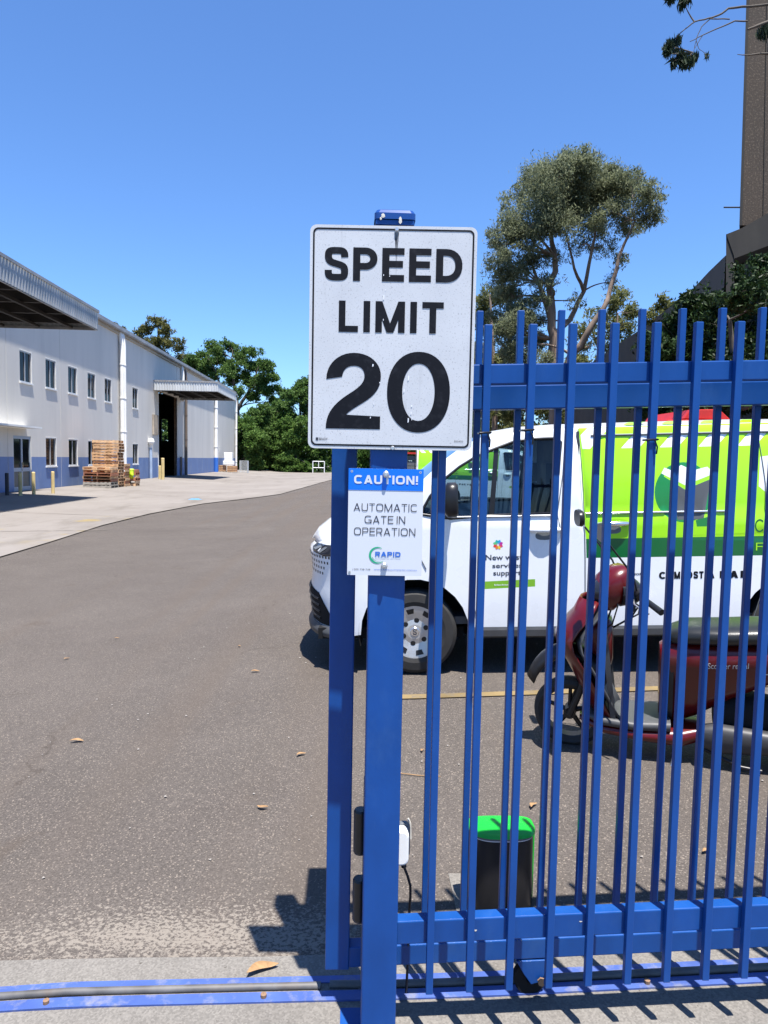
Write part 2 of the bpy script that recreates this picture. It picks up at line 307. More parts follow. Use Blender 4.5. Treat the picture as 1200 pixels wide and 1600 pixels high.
# ------------------------------------------------------------------ ground
GX = [-80, -15.3, -10.5, -7, -3, -1, .3, 1, 6, 80]; GZ = [-.2, -.2, -.36, -.4, -.28, -.163, -.147, -.12, .08, .08]
def gz(x, y): return float(np.interp(x+.051*(y-2.2), GX, GZ))
def ground_material(name, kind):
    mt = bpy.data.materials.new(name); mt.use_nodes = True; nt = mt.node_tree; L = nt.links.new; b = nt.nodes['Principled BSDF']
    ge = _n(nt, 'ShaderNodeNewGeometry'); P = ge.outputs['Position']
    def noise(sc, det=5, rough=.55, vec=P):
        z = _n(nt, 'ShaderNodeTexNoise'); z.inputs['Scale'].default_value = sc; z.inputs['Detail'].default_value = det; z.inputs['Roughness'].default_value = rough; L(vec, z.inputs['Vector']); return z.outputs[0]
    def rng(s, a, bb, c, d):
        r = _n(nt, 'ShaderNodeMapRange'); L(s, r.inputs[0])
        for i, q in zip((1, 2, 3, 4), (a, bb, c, d)): r.inputs[i].default_value = q
        return r.outputs[0]
    def mix(f, a, bb, mode='MIX'):
        x = _n(nt, 'ShaderNodeMix', data_type='RGBA', blend_type=mode)
        for i, q in ((0, f), (6, a), (7, bb)):
            if isinstance(q, (int, float)): x.inputs[i].default_value = q
            elif isinstance(q, tuple): x.inputs[i].default_value = (*q, 1)
            else: L(q, x.inputs[i])
        return x.outputs[2]
    def mul(a, bb):
        x = _n(nt, 'ShaderNodeMath', operation='MULTIPLY'); L(a, x.inputs[0])
        if isinstance(bb, (int, float)): x.inputs[1].default_value = bb
        else: L(bb, x.inputs[1])
        return x.outputs[0]
    sep = _n(nt, 'ShaderNodeSeparateXYZ'); L(P, sep.inputs[0]); X, Y = sep.outputs[0], sep.outputs[1]
    if kind == 'asphalt':
        base = mix(rng(noise(.45, 6, .6), .3, .7, 0, 1), (0.0754, 0.0641, 0.0563), (0.0977, 0.0843, 0.0738))
        base = mix(rng(noise(2.3, 6, .7), .35, .75, 0, .4), base, (0.0599, 0.0513, 0.0440))
        vo = _n(nt, 'ShaderNodeTexVoronoi'); vo.inputs['Scale'].default_value = 170; L(P, vo.inputs['Vector'])
        wn_ = _n(nt, 'ShaderNodeTexWhiteNoise', noise_dimensions='3D'); L(vo.outputs['Position'], wn_.inputs['Vector'])
        stone = rng(wn_.outputs['Value'], 0, 1, .70, 1.30)
        base = mix(1.0, base, stone, 'MULTIPLY')
        light = mul(rng(wn_.outputs['Value'], .93, .95, 0, 1), .75)
        base = mix(light, base, (0.2055, 0.1725, 0.1415))
        dk = rng(noise(9, 8, .75), .62, .72, 0, .45); base = mix(dk, base, (0.0343, 0.0288, 0.0253))
        # tyre-polished lanes, old drips and hairline cracks
        ml = _n(nt, 'ShaderNodeMapping'); ml.inputs['Scale'].default_value = (1.1, .05, 1); ml.inputs['Rotation'].default_value = (0, 0, .22); L(P, ml.inputs[0])
        base = mix(rng(noise(1.6, 3, .5, ml.outputs[0]), .50, .68, 0, .45), base, (0.0899, 0.0708, 0.0557))
        base = mix(rng(noise(1.1, 5, .6), .64, .70, 0, .5), base, (0.0669, 0.0517, 0.0402))
        dn = _n(nt, 'ShaderNodeTexNoise'); dn.inputs['Scale'].default_value = 2.5; dn.inputs['Detail'].default_value = 5; L(P, dn.inputs['Vector'])
        dv = _n(nt, 'ShaderNodeVectorMath', operation='SCALE'); L(dn.outputs['Color'], dv.inputs[0]); dv.inputs['Scale'].default_value = .9
        av = _n(nt, 'ShaderNodeVectorMath', operation='ADD'); L(P, av.inputs[0]); L(dv.outputs[0], av.inputs[1])
        cv = _n(nt, 'ShaderNodeTexVoronoi', feature='DISTANCE_TO_EDGE'); cv.inputs['Scale'].default_value = .42; L(av.outputs[0], cv.inputs['Vector'])
        base = mix(mul(rng(cv.outputs['Distance'], .002, .008, .5, 0), rng(noise(.6, 3), .50, .60, 0, 1)), base, (0.0386, 0.0302, 0.0245))
        # worn pale paint and cement smears by the gate threshold
        wx = mul(rng(X, -2.6, -.9, .35, 1), rng(X, -.2, .6, 1, .1)); wy = mul(rng(Y, 2.36, 2.46, .8, 1), rng(Y, 2.5, 3.1, 1, 0))
        mp = _n(nt, 'ShaderNodeMapping'); mp.inputs['Scale'].default_value = (1.3, 1.6, 1); L(P, mp.inputs[0])
        pn = noise(44, 8, .72, mp.outputs[0]); thr = rng(mul(wx, wy), 0, 1, .78, .44)
        d = _n(nt, 'ShaderNodeMath', operation='SUBTRACT'); L(pn, d.inputs[0]); L(thr, d.inputs[1])
        base = mix(rng(d.outputs[0], 0, .06, 0, .9), base, (0.2011, 0.1765, 0.1489))
        hgt = mix(.35, wn_.outputs['Value'], noise(240, 2)); rough = .85
        L(base, b.inputs['Base Color']); bs, bd = .55, .006
    elif kind == 'apron':
        base = mix(rng(noise(.22, 7, .62), .3, .7, 0, 1), (0.1640, 0.1456, 0.1304), (0.2160, 0.1960, 0.1776))
        mp = _n(nt, 'ShaderNodeMapping'); mp.inputs['Scale'].default_value = (.55, .16, 1); mp.inputs['Rotation'].default_value = (0, 0, .5); L(P, mp.inputs[0])
        base = mix(rng(noise(1.5, 9, .7, mp.outputs[0]), .52, .72, 0, .75), base, (0.1200, 0.1048, 0.0880))
        base = mix(rng(noise(3.1, 8, .7), .6, .72, 0, .5), base, (0.0920, 0.0760, 0.0616))
        base = mix(rng(noise(.9, 8, .75), .62, .70, 0, .4), base, (0.2480, 0.2320, 0.2160))
        sp = mul(rng(noise(.7, 3), .6, .66, 0, 1), rng(Y, 15, 17, 0, 1)); sp = mul(sp, rng(Y, 21, 23, 1, 0))
        base = mix(mul(sp, .55), base, (0.2640, 0.1920, 0.0560))
        hgt = noise(30, 4); rough = .9; L(base, b.inputs['Base Color']); bs, bd = .2, .01
    else:
        base = mix(rng(noise(1.6, 7, .65), .3, .7, 0, 1), (0.1320, 0.1216, 0.1096), (0.1776, 0.1656, 0.1488))
        base = mix(rng(noise(7, 9, .75), .57, .74, 0, .6), base, (0.0840, 0.0768, 0.0688))
        vo = _n(nt, 'ShaderNodeTexVoronoi'); vo.inputs['Scale'].default_value = 160; L(P, vo.inputs['Vector'])
        wn_ = _n(nt, 'ShaderNodeTexWhiteNoise', noise_dimensions='3D'); L(vo.outputs['Position'], wn_.inputs['Vector'])
        base = mix(1.0, base, rng(wn_.outputs['Value'], 0, 1, .80, 1.18), 'MULTIPLY')
        base = mix(mul(rng(noise(55, 3), .70, .74, 0, 1), .8), base, (0.0560, 0.0480, 0.0400))
        hgt = wn_.outputs['Value']; rough = .9; L(base, b.inputs['Base Color']); bs, bd = .35, .004
    b.inputs['Roughness'].default_value = rough; b.inputs['Specular IOR Level'].default_value = .25
    bp = _n(nt, 'ShaderNodeBump'); bp.inputs['Strength'].default_value = bs; bp.inputs['Distance'].default_value = bd; L(hgt, bp.inputs['Height']); L(bp.outputs[0], b.inputs['Normal'])
    return mt
M['asphalt'] = ground_material('asphalt', 'asphalt'); M['apron'] = ground_material('worn_concrete', 'apron'); M['strip'] = ground_material('threshold_concrete', 'strip')
def axis(parts): return np.unique(np.concatenate([np.arange(a, b, s) for a, b, s in parts]))
xs = axis([(-400, -80, 40), (-80, -20, 5), (-20, -6, 1), (-6, 7, .25), (7, 20, 1), (20, 80, 10), (80, 401, 40)])
ys = axis([(-8, 12, .5), (12, 60, 2), (60, 140, 8), (140, 600, 50)])
g = MB(); g.grid([[(x, y, gz(x, y)) for x in xs] for y in ys], 0, True); struct(g.build('asphalt_ground', M['asphalt']))
def sheet(name, poly, mt, dz, step):
    v, f = cdt(poly, (), step); g = MB(); g.add([(x, y, gz(x, y)+dz) for x, y in v], f, 0, True); return struct(g.build(name, mt, fixn=True))
WD = Vector((-.051, .9987, 0)); WN = Vector((.9987, .051, 0))
def wl(L, t): p = WN*L+WD*t; return (p.x, p.y)
edge = [(-7.1, 2), (-7.15, 8), (-7.22, 13.28), (-7.42, 15.74), (-7.84, 19.7), (-7.9, 23.79), (-7.46, 29.05), (-6.06, 33.5), (-5.35, 36.5), (-5.2, 41.43), (-4.77, 52.43), (-4.35, 61.09), (-3.2, 68), (2, 74), (14, 80), (16, 92)]
sheet('concrete_apron', edge+[(-6.6, 92.0), (-14, 97), wl(-15.2, 110), wl(-15.22, 2)], M['apron'], .03, 2.0)
sheet('grass_verge', [(16, 92.3), (30, 130), (-60, 130), wl(-15.2, 111), (-14, 97.3), (-6.6, 92.3)], M['grass'], .035, 6.0)
sheet('concrete_strip', [(-6, -5), (6, -5), (6, 2.62), (1.2, 2.52), (.4, 2.42), (-.38, 2.37), (-.87, 2.36), (-1.31, 2.36), (-2, 2.31), (-6, 2.1)], M['strip'], .007, .25)
# drain grate / joint lines on the apron, painted parking line
g = MB(); yv = [(.0, 5.1), (4.2, 5.28)]
pl = mat('worn_yellow_paint', (.17, .12, .05), .85, var=.3, scale=3, dirt=(.095, .087, .08), dirt_scale=12, dirt_amt=1.0)
g.add([(x, 5.1+.043*x+d, gz(x, 5.1)+.009) for x in np.arange(0, 4.3, .3) for d in (-.045, .045)], [(2*i, 2*i+2, 2*i+3, 2*i+1) for i in range(14)]); struct(g.build('parking_line', pl))
g = MB()
for (x0, y0, x1, y1, w) in ((-12.9, 16, -7.2, 18.4, .05), (-14.5, 36.5, -6.4, 31.5, .05), (-15.1, 23, -7.7, 22.6, .05)):
    n = 12; dx, dy = x1-x0, y1-y0; l = math.hypot(dx, dy); px, py = -dy/l*w/2, dx/l*w/2
    pts = [(x0+dx*i/n, y0+dy*i/n) for i in range(n+1)]
    g.add([(x+s*px, y+s*py, gz(x, y)+.036) for x, y in pts for s in (-1, 1)], [(2*i, 2*i+2, 2*i+3, 2*i+1) for i in range(n)])
struct(g.build('concrete_joint', mat('dark_joint', (.13, .11, .09), .9, dirt=(.36, .32, .27), dirt_scale=3, dirt_amt=1.0)))

# ------------------------------------------------------------------ warehouse (local x out of the wall, y along it, z up)
org = WN*-15.25
WH = thing('warehouse', 'long white warehouse with a blue painted base and two rows of narrow windows', 'warehouse', (org.x, org.y, 0), .05104)
ZB, BAND, TOP = -.6, 1.41, 9.62
def wall_piece(y0, y1, holes, name='wall_panel', z0=ZB, z1=TOP, x=0.0, thick=.2):
    ysp = sorted({y0, y1, *[h[0] for h in holes], *[h[1] for h in holes]}); zsp = sorted({z0, z1, BAND, *[h[2] for h in holes], *[h[3] for h in holes]})
    zsp = [z for z in zsp if z0 <= z <= z1]; g = MB()
    for a, b in zip(ysp, ysp[1:]):
        for c, d in zip(zsp, zsp[1:]):
            if any(h[0] <= a and b <= h[1] and h[2] <= c and d <= h[3] for h in holes): continue
            mi = 1 if d <= BAND+1e-6 else 0
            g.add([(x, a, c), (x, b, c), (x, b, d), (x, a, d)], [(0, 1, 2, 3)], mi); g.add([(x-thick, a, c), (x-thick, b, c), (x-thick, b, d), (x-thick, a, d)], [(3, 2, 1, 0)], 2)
    for h in holes:
        a, b, c, d = h
        for q in ([(x, a, c), (x, a, d), (x-thick, a, d), (x-thick, a, c)], [(x, b, d), (x, b, c), (x-thick, b, c), (x-thick, b, d)], [(x, a, d), (x, b, d), (x-thick, b, d), (x-thick, a, d)], [(x, b, c), (x, a, c), (x-thick, a, c), (x-thick, b, c)]):
            g.poly(q, 0)
    for yy in (y0, y1): g.poly([(x, yy, z0), (x, yy, z1), (x-thick, yy, z1), (x-thick, yy, z0)], 0)
    g.poly([(x, y0, z1), (x, y1, z1), (x-thick, y1, z1), (x-thick, y0, z1)], 0)
    return g.build(name, [M['wall'], M['wallblue'], M['dark_room']], WH)
up = [34.02, 36.84, 39.72, 42.62, 45.52, 48.42, 51.24]; lo = [36.73, 39.67, 42.58, 45.5, 48.4, 51.2]
wins = [(t, t+1.22, 4.90, 6.34) for t in up]+[(t, t+1.24, .95, 2.38) for t in lo]
door = (33.24, 35.05, -.2, 2.38)
joints = [10, 20.5, 33.06-.35, 38.62, 48.0, 58.0]
allh = wins+[door]
for a, b in zip(joints, joints[1:]):
    wall_piece(a+.012, b-.012, [h for h in allh if a <= h[0] and h[1] <= b])
wall_piece(58.0, 64.2, [], z0=6.7, x=-.03)
wall_piece(64.2, 66.5, []); wall_piece(66.5, 67.5, [], x=-.12); wall_piece(67.5, 81.6-.012, []); wall_piece(81.6+.012, 96.4, [])
# windows: frame > panes, sill
def window(t0, t1, z0, z1):
    g = MB(); f = .05; x0, x1 = -.10, -.03; mid = (t0+t1)/2
    for a, b, c, d in ((t0, t1, z0, z0+f), (t0, t1, z1-f, z1), (t0, t0+f, z0+f, z1-f), (t1-f, t1, z0+f, z1-f), (mid-.025, mid+.025, z0+f, z1-f)): g.box(x0, x1, a, b, c, d)
    w = g.build('window', M['alu'], WH)
    for a, b in ((t0+f, mid-.025), (mid+.025, t1-f)):
        MB().box(-.085+random.uniform(-.01, .01), -.07, a-.01, b+.01, z0+f-.01, z1-f+.01).build('pane', M['winglass'], w)
    MB().box(-.09, .06, t0-.07, t1+.07, z0-.07, z0-.002).build('sill', M['trim'], w)
    g = MB(); g.box(.001, .012, t1, t1+.055, z0, z1); g.box(.001, .012, t0, t1+.055, z1, z1+.04); g.build('architrave', M['trim'], w)
for h in wins: window(*h)
# glazed double door
a, b, c, d = door; mid = (a+b)/2; g = MB()
for q in ((a, b, 2.24, d), (a, a+.09, c, 2.24), (b-.09, b, c, 2.24), (mid-.07, mid+.07, c, 2.24), (a+.09, mid-.07, .72, .90), (mid+.07, b-.09, .72, .90), (a+.09, mid-.07, c, c+.22), (mid+.07, b-.09, c, c+.22)): g.box(-.11, -.03, *q)
dr = g.build('door', mat('pale_blue_grey_frame', (.30, .36, .44), .45, metal=.2), WH)
for p, q in ((a+.09, mid-.07), (mid+.07, b-.09)):
    MB().box(-.085, -.07, p, q, .90, 2.24).build('pane', M['winglass'], dr); MB().box(-.085, -.07, p, q, c+.22, .72).build('lower_pane', mat('louvred_panel', (.10, .105, .10), .5, var=.2, scale=6), dr)
MB().box(-.03, .02, mid-.05, mid-.02, .75, 1.15).build('handle', M['chrome'], dr)
MB().box(.01, .75, 29.6, 34.55, 2.74, 2.82).build('door_awning', M['trim'], WH)
# eave gutter and roof
g = MB(); g.prism([(.0, 9.63), (.30, 9.63), (.33, 9.70), (.33, 9.92), (.27, 9.92), (.27, 9.72), (.0, 9.72)], lambda u, v, w: (u, w, v), 10, 96.6); g.build('gutter', M['gutter'], WH)
g = MB(); g.box(.002, .10, 10, 96.5, 9.46, 9.628); g.build('eave_board', mat('tan_eave_board', (.42, .36, .28), .7, var=.15, scale=1), WH)
g = MB(); rows = []
for x, z in ((.25, 9.90), (-22, 11.6), (-44, 9.90)): rows.append([(x, t, z+(.03 if (i % 4) in (1, 2) else 0)) for i, t in enumerate(np.arange(9.9, 96.7, .1))])
g.grid(rows, 0, False); g.build('roof', M['sheet_old'], WH)
# downpipes
def downpipe(t, z0, z1, r, mt, x=.20):
    g = MB(); g.tube([(.06, t, z1), (.12, t, z1-.15), (x, t, z1-.8), (x, t, z0)], r, 12)
    for z in np.arange(z0+1.2, z1-1, 2.2): g.tube([(x, t, z), (x, t, z+.07)], r*1.18, 12)
    g.build('downpipe', mt, WH)
downpipe(48.28, -.3, 9.6, .14, M['pipe_white']); downpipe(48.66, -.3, 9.6, .15, M['pipe_white'])
downpipe(66.9, -.3, 9.5, .12, mat('brown_pipe', (.14, .11, .09), .6)); downpipe(81.7, 1.45, 9.5, .2, M['pipe_white'])
MB().tube([(.2, 81.7, -.3), (.2, 81.7, 1.45)], .24, 12).build('pipe_guard', mat('strong_blue_paint', (.03, .14, .50), .5), WH)
downpipe(96.2, -.3, 9.5, .14, M['pipe_white']); downpipe(65.6, 6.5, 9.6, .15, M['pipe_white'])
# interior, doorway and back
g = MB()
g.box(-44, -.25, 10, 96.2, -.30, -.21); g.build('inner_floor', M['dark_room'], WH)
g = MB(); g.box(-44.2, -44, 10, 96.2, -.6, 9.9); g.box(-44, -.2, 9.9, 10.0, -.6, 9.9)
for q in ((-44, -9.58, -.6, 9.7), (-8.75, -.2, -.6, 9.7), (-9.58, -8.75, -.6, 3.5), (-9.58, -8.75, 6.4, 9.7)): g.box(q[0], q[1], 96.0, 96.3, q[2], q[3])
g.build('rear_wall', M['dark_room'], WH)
MB().box(-.25, .03, 57.86, 58.0, -.3, 6.55).build('door_jamb', M['trim'], WH); MB().box(-.25, .0, 64.2, 64.32, -.3, 6.69).build('door_jamb', mat('rusty_jamb', (.20, .12, .07), .8), WH)
# wall fittings by the doorway
MB().box(.02, .14, 56.2, 57.55, 3.2, 4.75).build('notice_board', mat('faded_brown_board', (.38, .32, .25), .8, var=.25, scale=2), WH)
g = MB(); g.tube([(.16, 55.2, -.25), (.16, 55.2, 2.15)], .11, 10); g.build('vent_pipe', mat('pale_blue_pipe', (.33, .42, .56), .5, var=.1), WH)
g = MB(); g.lathe([(.02, .45), (.2, .4), (.26, .15), (.2, .0), (.08, -.1), (.08, -.35)], (.18, 55.2, 2.45), (0, 0, 1), 14); g.build('wall_lamp', M['trim'], WH)
# canopies
def canopy(t0, t1, mt, z0=6.66, z1=7.38, X=4.95):
    g = MB(); nr = []
    def rib(p0, p1, out):
        l = math.dist(p0, p1); n = int(l/.05); pts = []
        for i in range(n+1):
            k = i % 4; o = .028 if k in (1, 2) else 0; f = i/n; pts.append((p0[0]+(p1[0]-p0[0])*f+out[0]*o, p0[1]+(p1[1]-p0[1])*f+out[1]*o))
        return pts
    ring = rib((.02, t0), (X, t0), (0, -1))[:-1]+rib((X, t0), (X, t1), (1, 0))[:-1]+rib((X, t1), (.02, t1), (0, 1))
    g.grid([[(x, y, z0) for x, y in ring], [(x, y, z1) for x, y in ring]], 0, False)
    g.build('fascia', mt, WH)
    g = MB()
    for q in ((.02, X+.05, t0-.06, t0-.03), (.02, X+.05, t1+.03, t1+.06), (X+.03, X+.06, t0-.03, t1+.03)): g.box(*q, z1-.04, z1+.06)
    for q in ((.02, X, t0+.01, t0+.06), (.02, X, t1-.06, t1-.01), (X-.06, X-.01, t0+.06, t1-.06)): g.box(*q, z0-.03, z0+.08)
    g.build('capping', M['gutter'], WH)
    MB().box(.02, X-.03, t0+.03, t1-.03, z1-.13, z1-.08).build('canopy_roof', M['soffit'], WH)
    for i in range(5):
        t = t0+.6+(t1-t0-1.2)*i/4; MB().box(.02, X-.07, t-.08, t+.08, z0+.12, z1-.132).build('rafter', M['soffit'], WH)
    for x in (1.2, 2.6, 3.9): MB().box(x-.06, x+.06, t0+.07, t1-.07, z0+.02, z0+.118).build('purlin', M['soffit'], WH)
canopy(21.15, 30.0, M['sheet_old']); canopy(56.65, 65.5, M['sheet'])

# ------------------------------------------------------------------ bollards
def bollard(x, y, h, r, mt, label, group=None):
    g = MB(); z = gz(x, y); g.lathe([(r*1.0, -.1), (r, .02), (r, h-.04), (r*.85, h-.01), (.001, h)], (0, 0, 0), (0, 0, 1), 14)
    o = g.build('bollard', mt); o.location = (x, y, z); tag(o, label, 'bollard', group); return o
bollard(-15.86, 29.8, .98, .075, M['bollard_dark'], 'dark grey bollard nearest the frame edge by the glazed door')
bollard(-15.37, 29.94, 1.02, .075, M['bollard'], 'faded yellow bollard with a bent sleeve in front of the glazed door', 'yellow bollards along the warehouse wall')
bollard(-15.40, 31.14, 1.02, .075, M['bollard'], 'faded yellow bollard just past the glazed door', 'yellow bollards along the warehouse wall')
bollard(-15.08, 32.27, 1.04, .075, M['bollard'], 'faded yellow bollard beneath the first lower window', 'yellow bollards along the warehouse wall')
bollard(-16.62, 53.21, 1.65, .12, M['bollard'], 'tall pale yellow bollard at the dark doorway', 'bollards at the dark doorway')
bollard(-17.1, 54.0, 1.05, .10, M['bollard'], 'short pale yellow bollard against the wall beside the dark doorway', 'bollards at the dark doorway')
bollard(-18.42, 64.3, 1.72, .09, mat('brown_post_paint', (.17, .13, .10), .7), 'brown bollard on the far side of the dark doorway', 'bollards at the dark doorway')

# ------------------------------------------------------------------ pallets
ORD = ['bottom', 'second', 'third', 'fourth', 'fifth', 'sixth', 'seventh', 'eighth', 'ninth', 'tenth', 'eleventh', 'twelfth', 'thirteenth', 'fourteenth', 'fifteenth', 'sixteenth', 'seventeenth']
PH = .165
def make_pallet(W, D, key, solid):
    """local x across (facing the camera on -y), y depth"""
    root = link('pallet', None); mt = M[key]
    if solid:      # bearers run across, so the camera sees their long faces
        for yb in (0, D/2-.025, D-.05): MB().box(0, W, yb, yb+.05, .022, .135).build('bearer', mt, root)
        top = MB(); low = MB()
        for i in range(7): x = i*(W-.1)/6; top.box(x, x+.1, 0, D, .136, .157)
        for i in range(3): x = i*(W-.1)/2; low.box(x, x+.1, 0, D, 0, .021)
    else:
        for xb in (0, W/2-.025, W-.05): MB().box(xb, xb+.05, 0, D, .022, .135).build('bearer', mt, root)
        top = MB(); low = MB()
        for i in range(7): y = i*(D-.1)/6; top.box(0, W, y, y+.1, .136, .157)
        for i in range(3): y = i*(D-.1)/2; low.box(0, W, y, y+.1, 0, .021)
    top.build('top_deck', mt, root); low.build('bottom_deck', mt, root); return root
PAL = {}
def stack(L, t, W, D, n, what, group, keyf, solidf, yaw=.0, jit=.05, lean=0.0):
    for i in range(n):
        key = keyf(i); so_ = solidf(i); k = (W, D, key, so_)
        if k not in PAL: PAL[k] = make_pallet(*k); o = PAL[k]
        else: o = copy_tree(PAL[k])
        a = .05104+yaw+random.uniform(-.035, .035); c = wl(L+random.uniform(-jit, jit), t+random.uniform(-jit, jit))
        x, y = c; zb = gz(*wl(L+W/2, t+D/2)) + .005
        o.location = (x, y, zb+i*PH); o.rotation_euler = (lean*(1 if i > 6 else 0)+random.uniform(-.006, .006), random.uniform(-.007, .007), a)
        nm = 'topmost' if i == n-1 else ORD[i]
        tag(o, f'{nm} timber pallet of the {what}', 'pallet', group)
stack(-14.4, 39.35, 1.50, 1.15, 7, 'front pallet stack near the warehouse', 'pallets in the front stack', lambda i: 'wood_grey' if i < 2 else random.choice(['wood', 'wood', 'wood_pale', 'wood_red']), lambda i: i < 2, -.02, .04)
stack(-14.34, 40.62, 1.43, 1.05, 16, 'tallest pallet stack near the warehouse', 'pallets in the tallest stack', lambda i: random.choice(['wood', 'wood_pale', 'wood_pale', 'wood_pale', 'wood']), lambda i: True, .0, .04)
stack(-14.2, 41.8, 1.30, .90, 8, 'reddish pallet stack behind the tallest one', 'pallets in the reddish stack', lambda i: random.choice(['wood_red', 'wood_red', 'wood']), lambda i: False, .0, .03)
stack(-13.7, 42.78, 1.10, .90, 6, 'low pallet stack with a lime wrap on it', 'pallets in the low stack', lambda i: random.choice(['wood_red', 'wood', 'wood_pale']), lambda i: i % 2 == 0, .0, .03)
c = wl(-12.85, 42.8); g = MB(); g.grid([[(u*.30+.02*math.sin(9*v), -.12-.05*math.sin(4*u+3*v)-.03*math.sin(7*v), .45*v-.1) for u in np.linspace(-.6, .6, 6)] for v in np.linspace(-.3, 1, 7)], 0, True)
o = g.build('plastic_wrap', M['plastic_lime']); o.location = (c[0], c[1], gz(*c)+.70); md = o.modifiers.new('thickness', 'SOLIDIFY'); md.thickness = .012
tag(o, 'crumpled lime green plastic hanging on the low pallet stack', 'plastic wrap')

# ------------------------------------------------------------------ junk at the far end of the wall
def at_wall(L, t): x, y = wl(L, t); return (x, y, gz(x, y)+.005)
def crate(L, t, label, w=.95, h=.75):
    r = thing('timber_crate', label, 'crate', at_wall(L, t), .1, 'timber crates at the far wall end')
    for i in range(4): MB().box(0, w, -.03, -.002, .08+i*h/4, .05+(i+1)*h/4-.05).build('slat', M['wood'], r)
    g = MB(); g.box(0, w, 0, .8, .1, h-.02); g.build('crate_body', M['wood_red'], r)
    for x in (0, w/2-.05, w-.1): MB().box(x, x+.1, -.06, .78, 0, .078).build('runner', M['wood_grey'], r)
crate(-15.05, 83.4, 'timber crate at the far wall end, nearer the blue pipe guard', .8, .8); crate(-14.05, 83.2, 'timber crate at the far wall end, beside the wire cage', 1.1, .78)
def appliance(loc, w, d, h, label, rz=.05):
    r = thing('white_appliance', label, 'appliance', loc, rz, 'discarded white appliances at the far wall end')
    MB().box(0, w, 0, d, .04, h).build('cabinet', M['white_plastic'], r, .02); MB().box(.02, w-.02, -.05, -.004, .08, h*.66).build('door', M['white_plastic'], r, .015); MB().box(.02, w-.02, -.05, -.004, h*.68, h-.02).build('upper_door', M['white_plastic'], r, .015)
x, y, z = at_wall(-14.3, 84.6); appliance((x-.35, y, z), .95, .8, 2.3, 'tall white fridge standing against the far end of the wall')
x, y, z = at_wall(-14.55, 83.3); appliance((x, y, z+.81), 1.25, .7, .5, 'low white appliance lying on top of the timber crates')
r = thing('wire_cage', 'galvanised wire cage beside the timber crates at the wall end', 'cage', at_wall(-12.85, 84.8), .05)
for x in (0, .9):
    for y in (0, .9): MB().tube([(x, y, 0), (x, y, 1.4)], .03, 6).build('post', M['cage'], r)
for nm, qs in (('mesh_side', [((x, 0, 0), (x, 0, 1.4)) for x in np.arange(.1, .9, .1)]+[((0, 0, z), (.9, 0, z)) for z in np.arange(.1, 1.45, .12)]), ('mesh_end', [((.9, y, 0), (.9, y, 1.4)) for y in np.arange(.1, .9, .1)]+[((.9, 0, z), (.9, .9, z)) for z in np.arange(.1, 1.45, .12)])):
    g = MB()
    for p, q in qs: g.tube([p, q], .012, 4, caps=False)
    struct(g.build(nm, M['cage'], r), 'stuff')
r = thing('pipe_barrier', 'white pipe barrier with a middle upright in front of the bushes', 'barrier', (-8.63, 92.6, gz(-8.63, 92.6)))
for x in (-.75, .75): MB().tube([(x, 0, -.1), (x, 0, 1.55)], .06, 8).build('post', M['white_plastic'], r)
for z in (.68, 1.50): MB().tube([(-.69, 0, z), (.69, 0, z)], .05, 8).build('rail', M['white_plastic'], r)
MB().tube([(0, 0, .73), (0, 0, 1.45)], .05, 8).build('upright', M['white_plastic'], r)

# ------------------------------------------------------------------ sliding gate and its track
SL = .0392; GA = .043
def fence_root(name, label, cat, px, plane): return thing(name, label, cat, (px, plane+GA*px, -.15), math.atan(GA))
gate = fence_root('sliding_gate', 'blue steel sliding gate with pointed rows of square pickets behind the fixed fence', 'gate', -.12, 2.16)
# local x measured from -.12; picket mesh shared
GX0 = .12
def rail_box(parent, name, x0, x1, y0, y1, zl, zh, off):     # zl/zh: world height at x=0 of the fence line
    g = MB(); v = []
    for x in (x0, x1):
        for y in (y0, y1):
            for z in (zl, zh): v.append((x+off, y, z+SL*x+.15))
    g.add(v, [(0, 1, 3, 2), (4, 6, 7, 5), (0, 4, 5, 1), (2, 3, 7, 6), (0, 2, 6, 4), (1, 5, 7, 3)]); return g.build(name, M['blue'], parent, .0035, 2, True)
rail_box(gate, 'top_rail', -.085, 3.4, 0, .05, 1.757-.0123, 1.830-.0123, GX0)
rail_box(gate, 'bottom_rail', -.085, 3.4, 0, .05, -.013-.0073, .054-.0073, GX0)
g = MB(); g.box(-.041, .036, -.002, .075, -.03+.15, 1.97+.15); g.build('stile', M['blue'], gate, .004)
pm = MB().box(0, .020, .0515, .0715, 0, 2.045).mesh('picket', M['blue'])
k = -2
while True:
    x = .278+.1275*k
    if x > 3.3: break
    o = link('picket', pm, gate); o.location = (x+GX0, 0, .15+.0065+SL*x); k += 1
    md = o.modifiers.new('edge', 'BEVEL'); md.width = .0022; md.segments = 2
g = MB(); g.prism([(.455, -.006), (.565, -.002), (.54, -.075), (.505, -.085), (.48, -.05)], lambda u, v, w: (u+GX0, w, v+.15), -.004, .010); g.build('wheel_bracket', M['blue'], gate, .002)
g = MB(); g.prism([(.455, -.006), (.565, -.002), (.54, -.075), (.505, -.085), (.48, -.05)], lambda u, v, w: (u+GX0, w, v+.15), .040, .052); g.build('wheel_bracket', M['blue'], gate, .002)
WX, WY, WZ = .505+GX0, .025, -.078+.15
g = MB(); g.lathe([(.012, -.013), (.052, -.013), (.052, -.008), (.044, 0), (.052, .008), (.052, .013), (.012, .013)], (WX, WY, WZ), (0, 1, 0), 28); wl_ = g.build('wheel', M['black_matt'], gate)
g = MB(); g.lathe([(.0, -.018), (.013, -.018), (.013, -.008), (.001, -.004)], (.535+GX0, -.004, -.066+.15), (0, 1, 0), 6, 0, False); g.build('axle_bolt', M['rust'], gate, fixn=True)
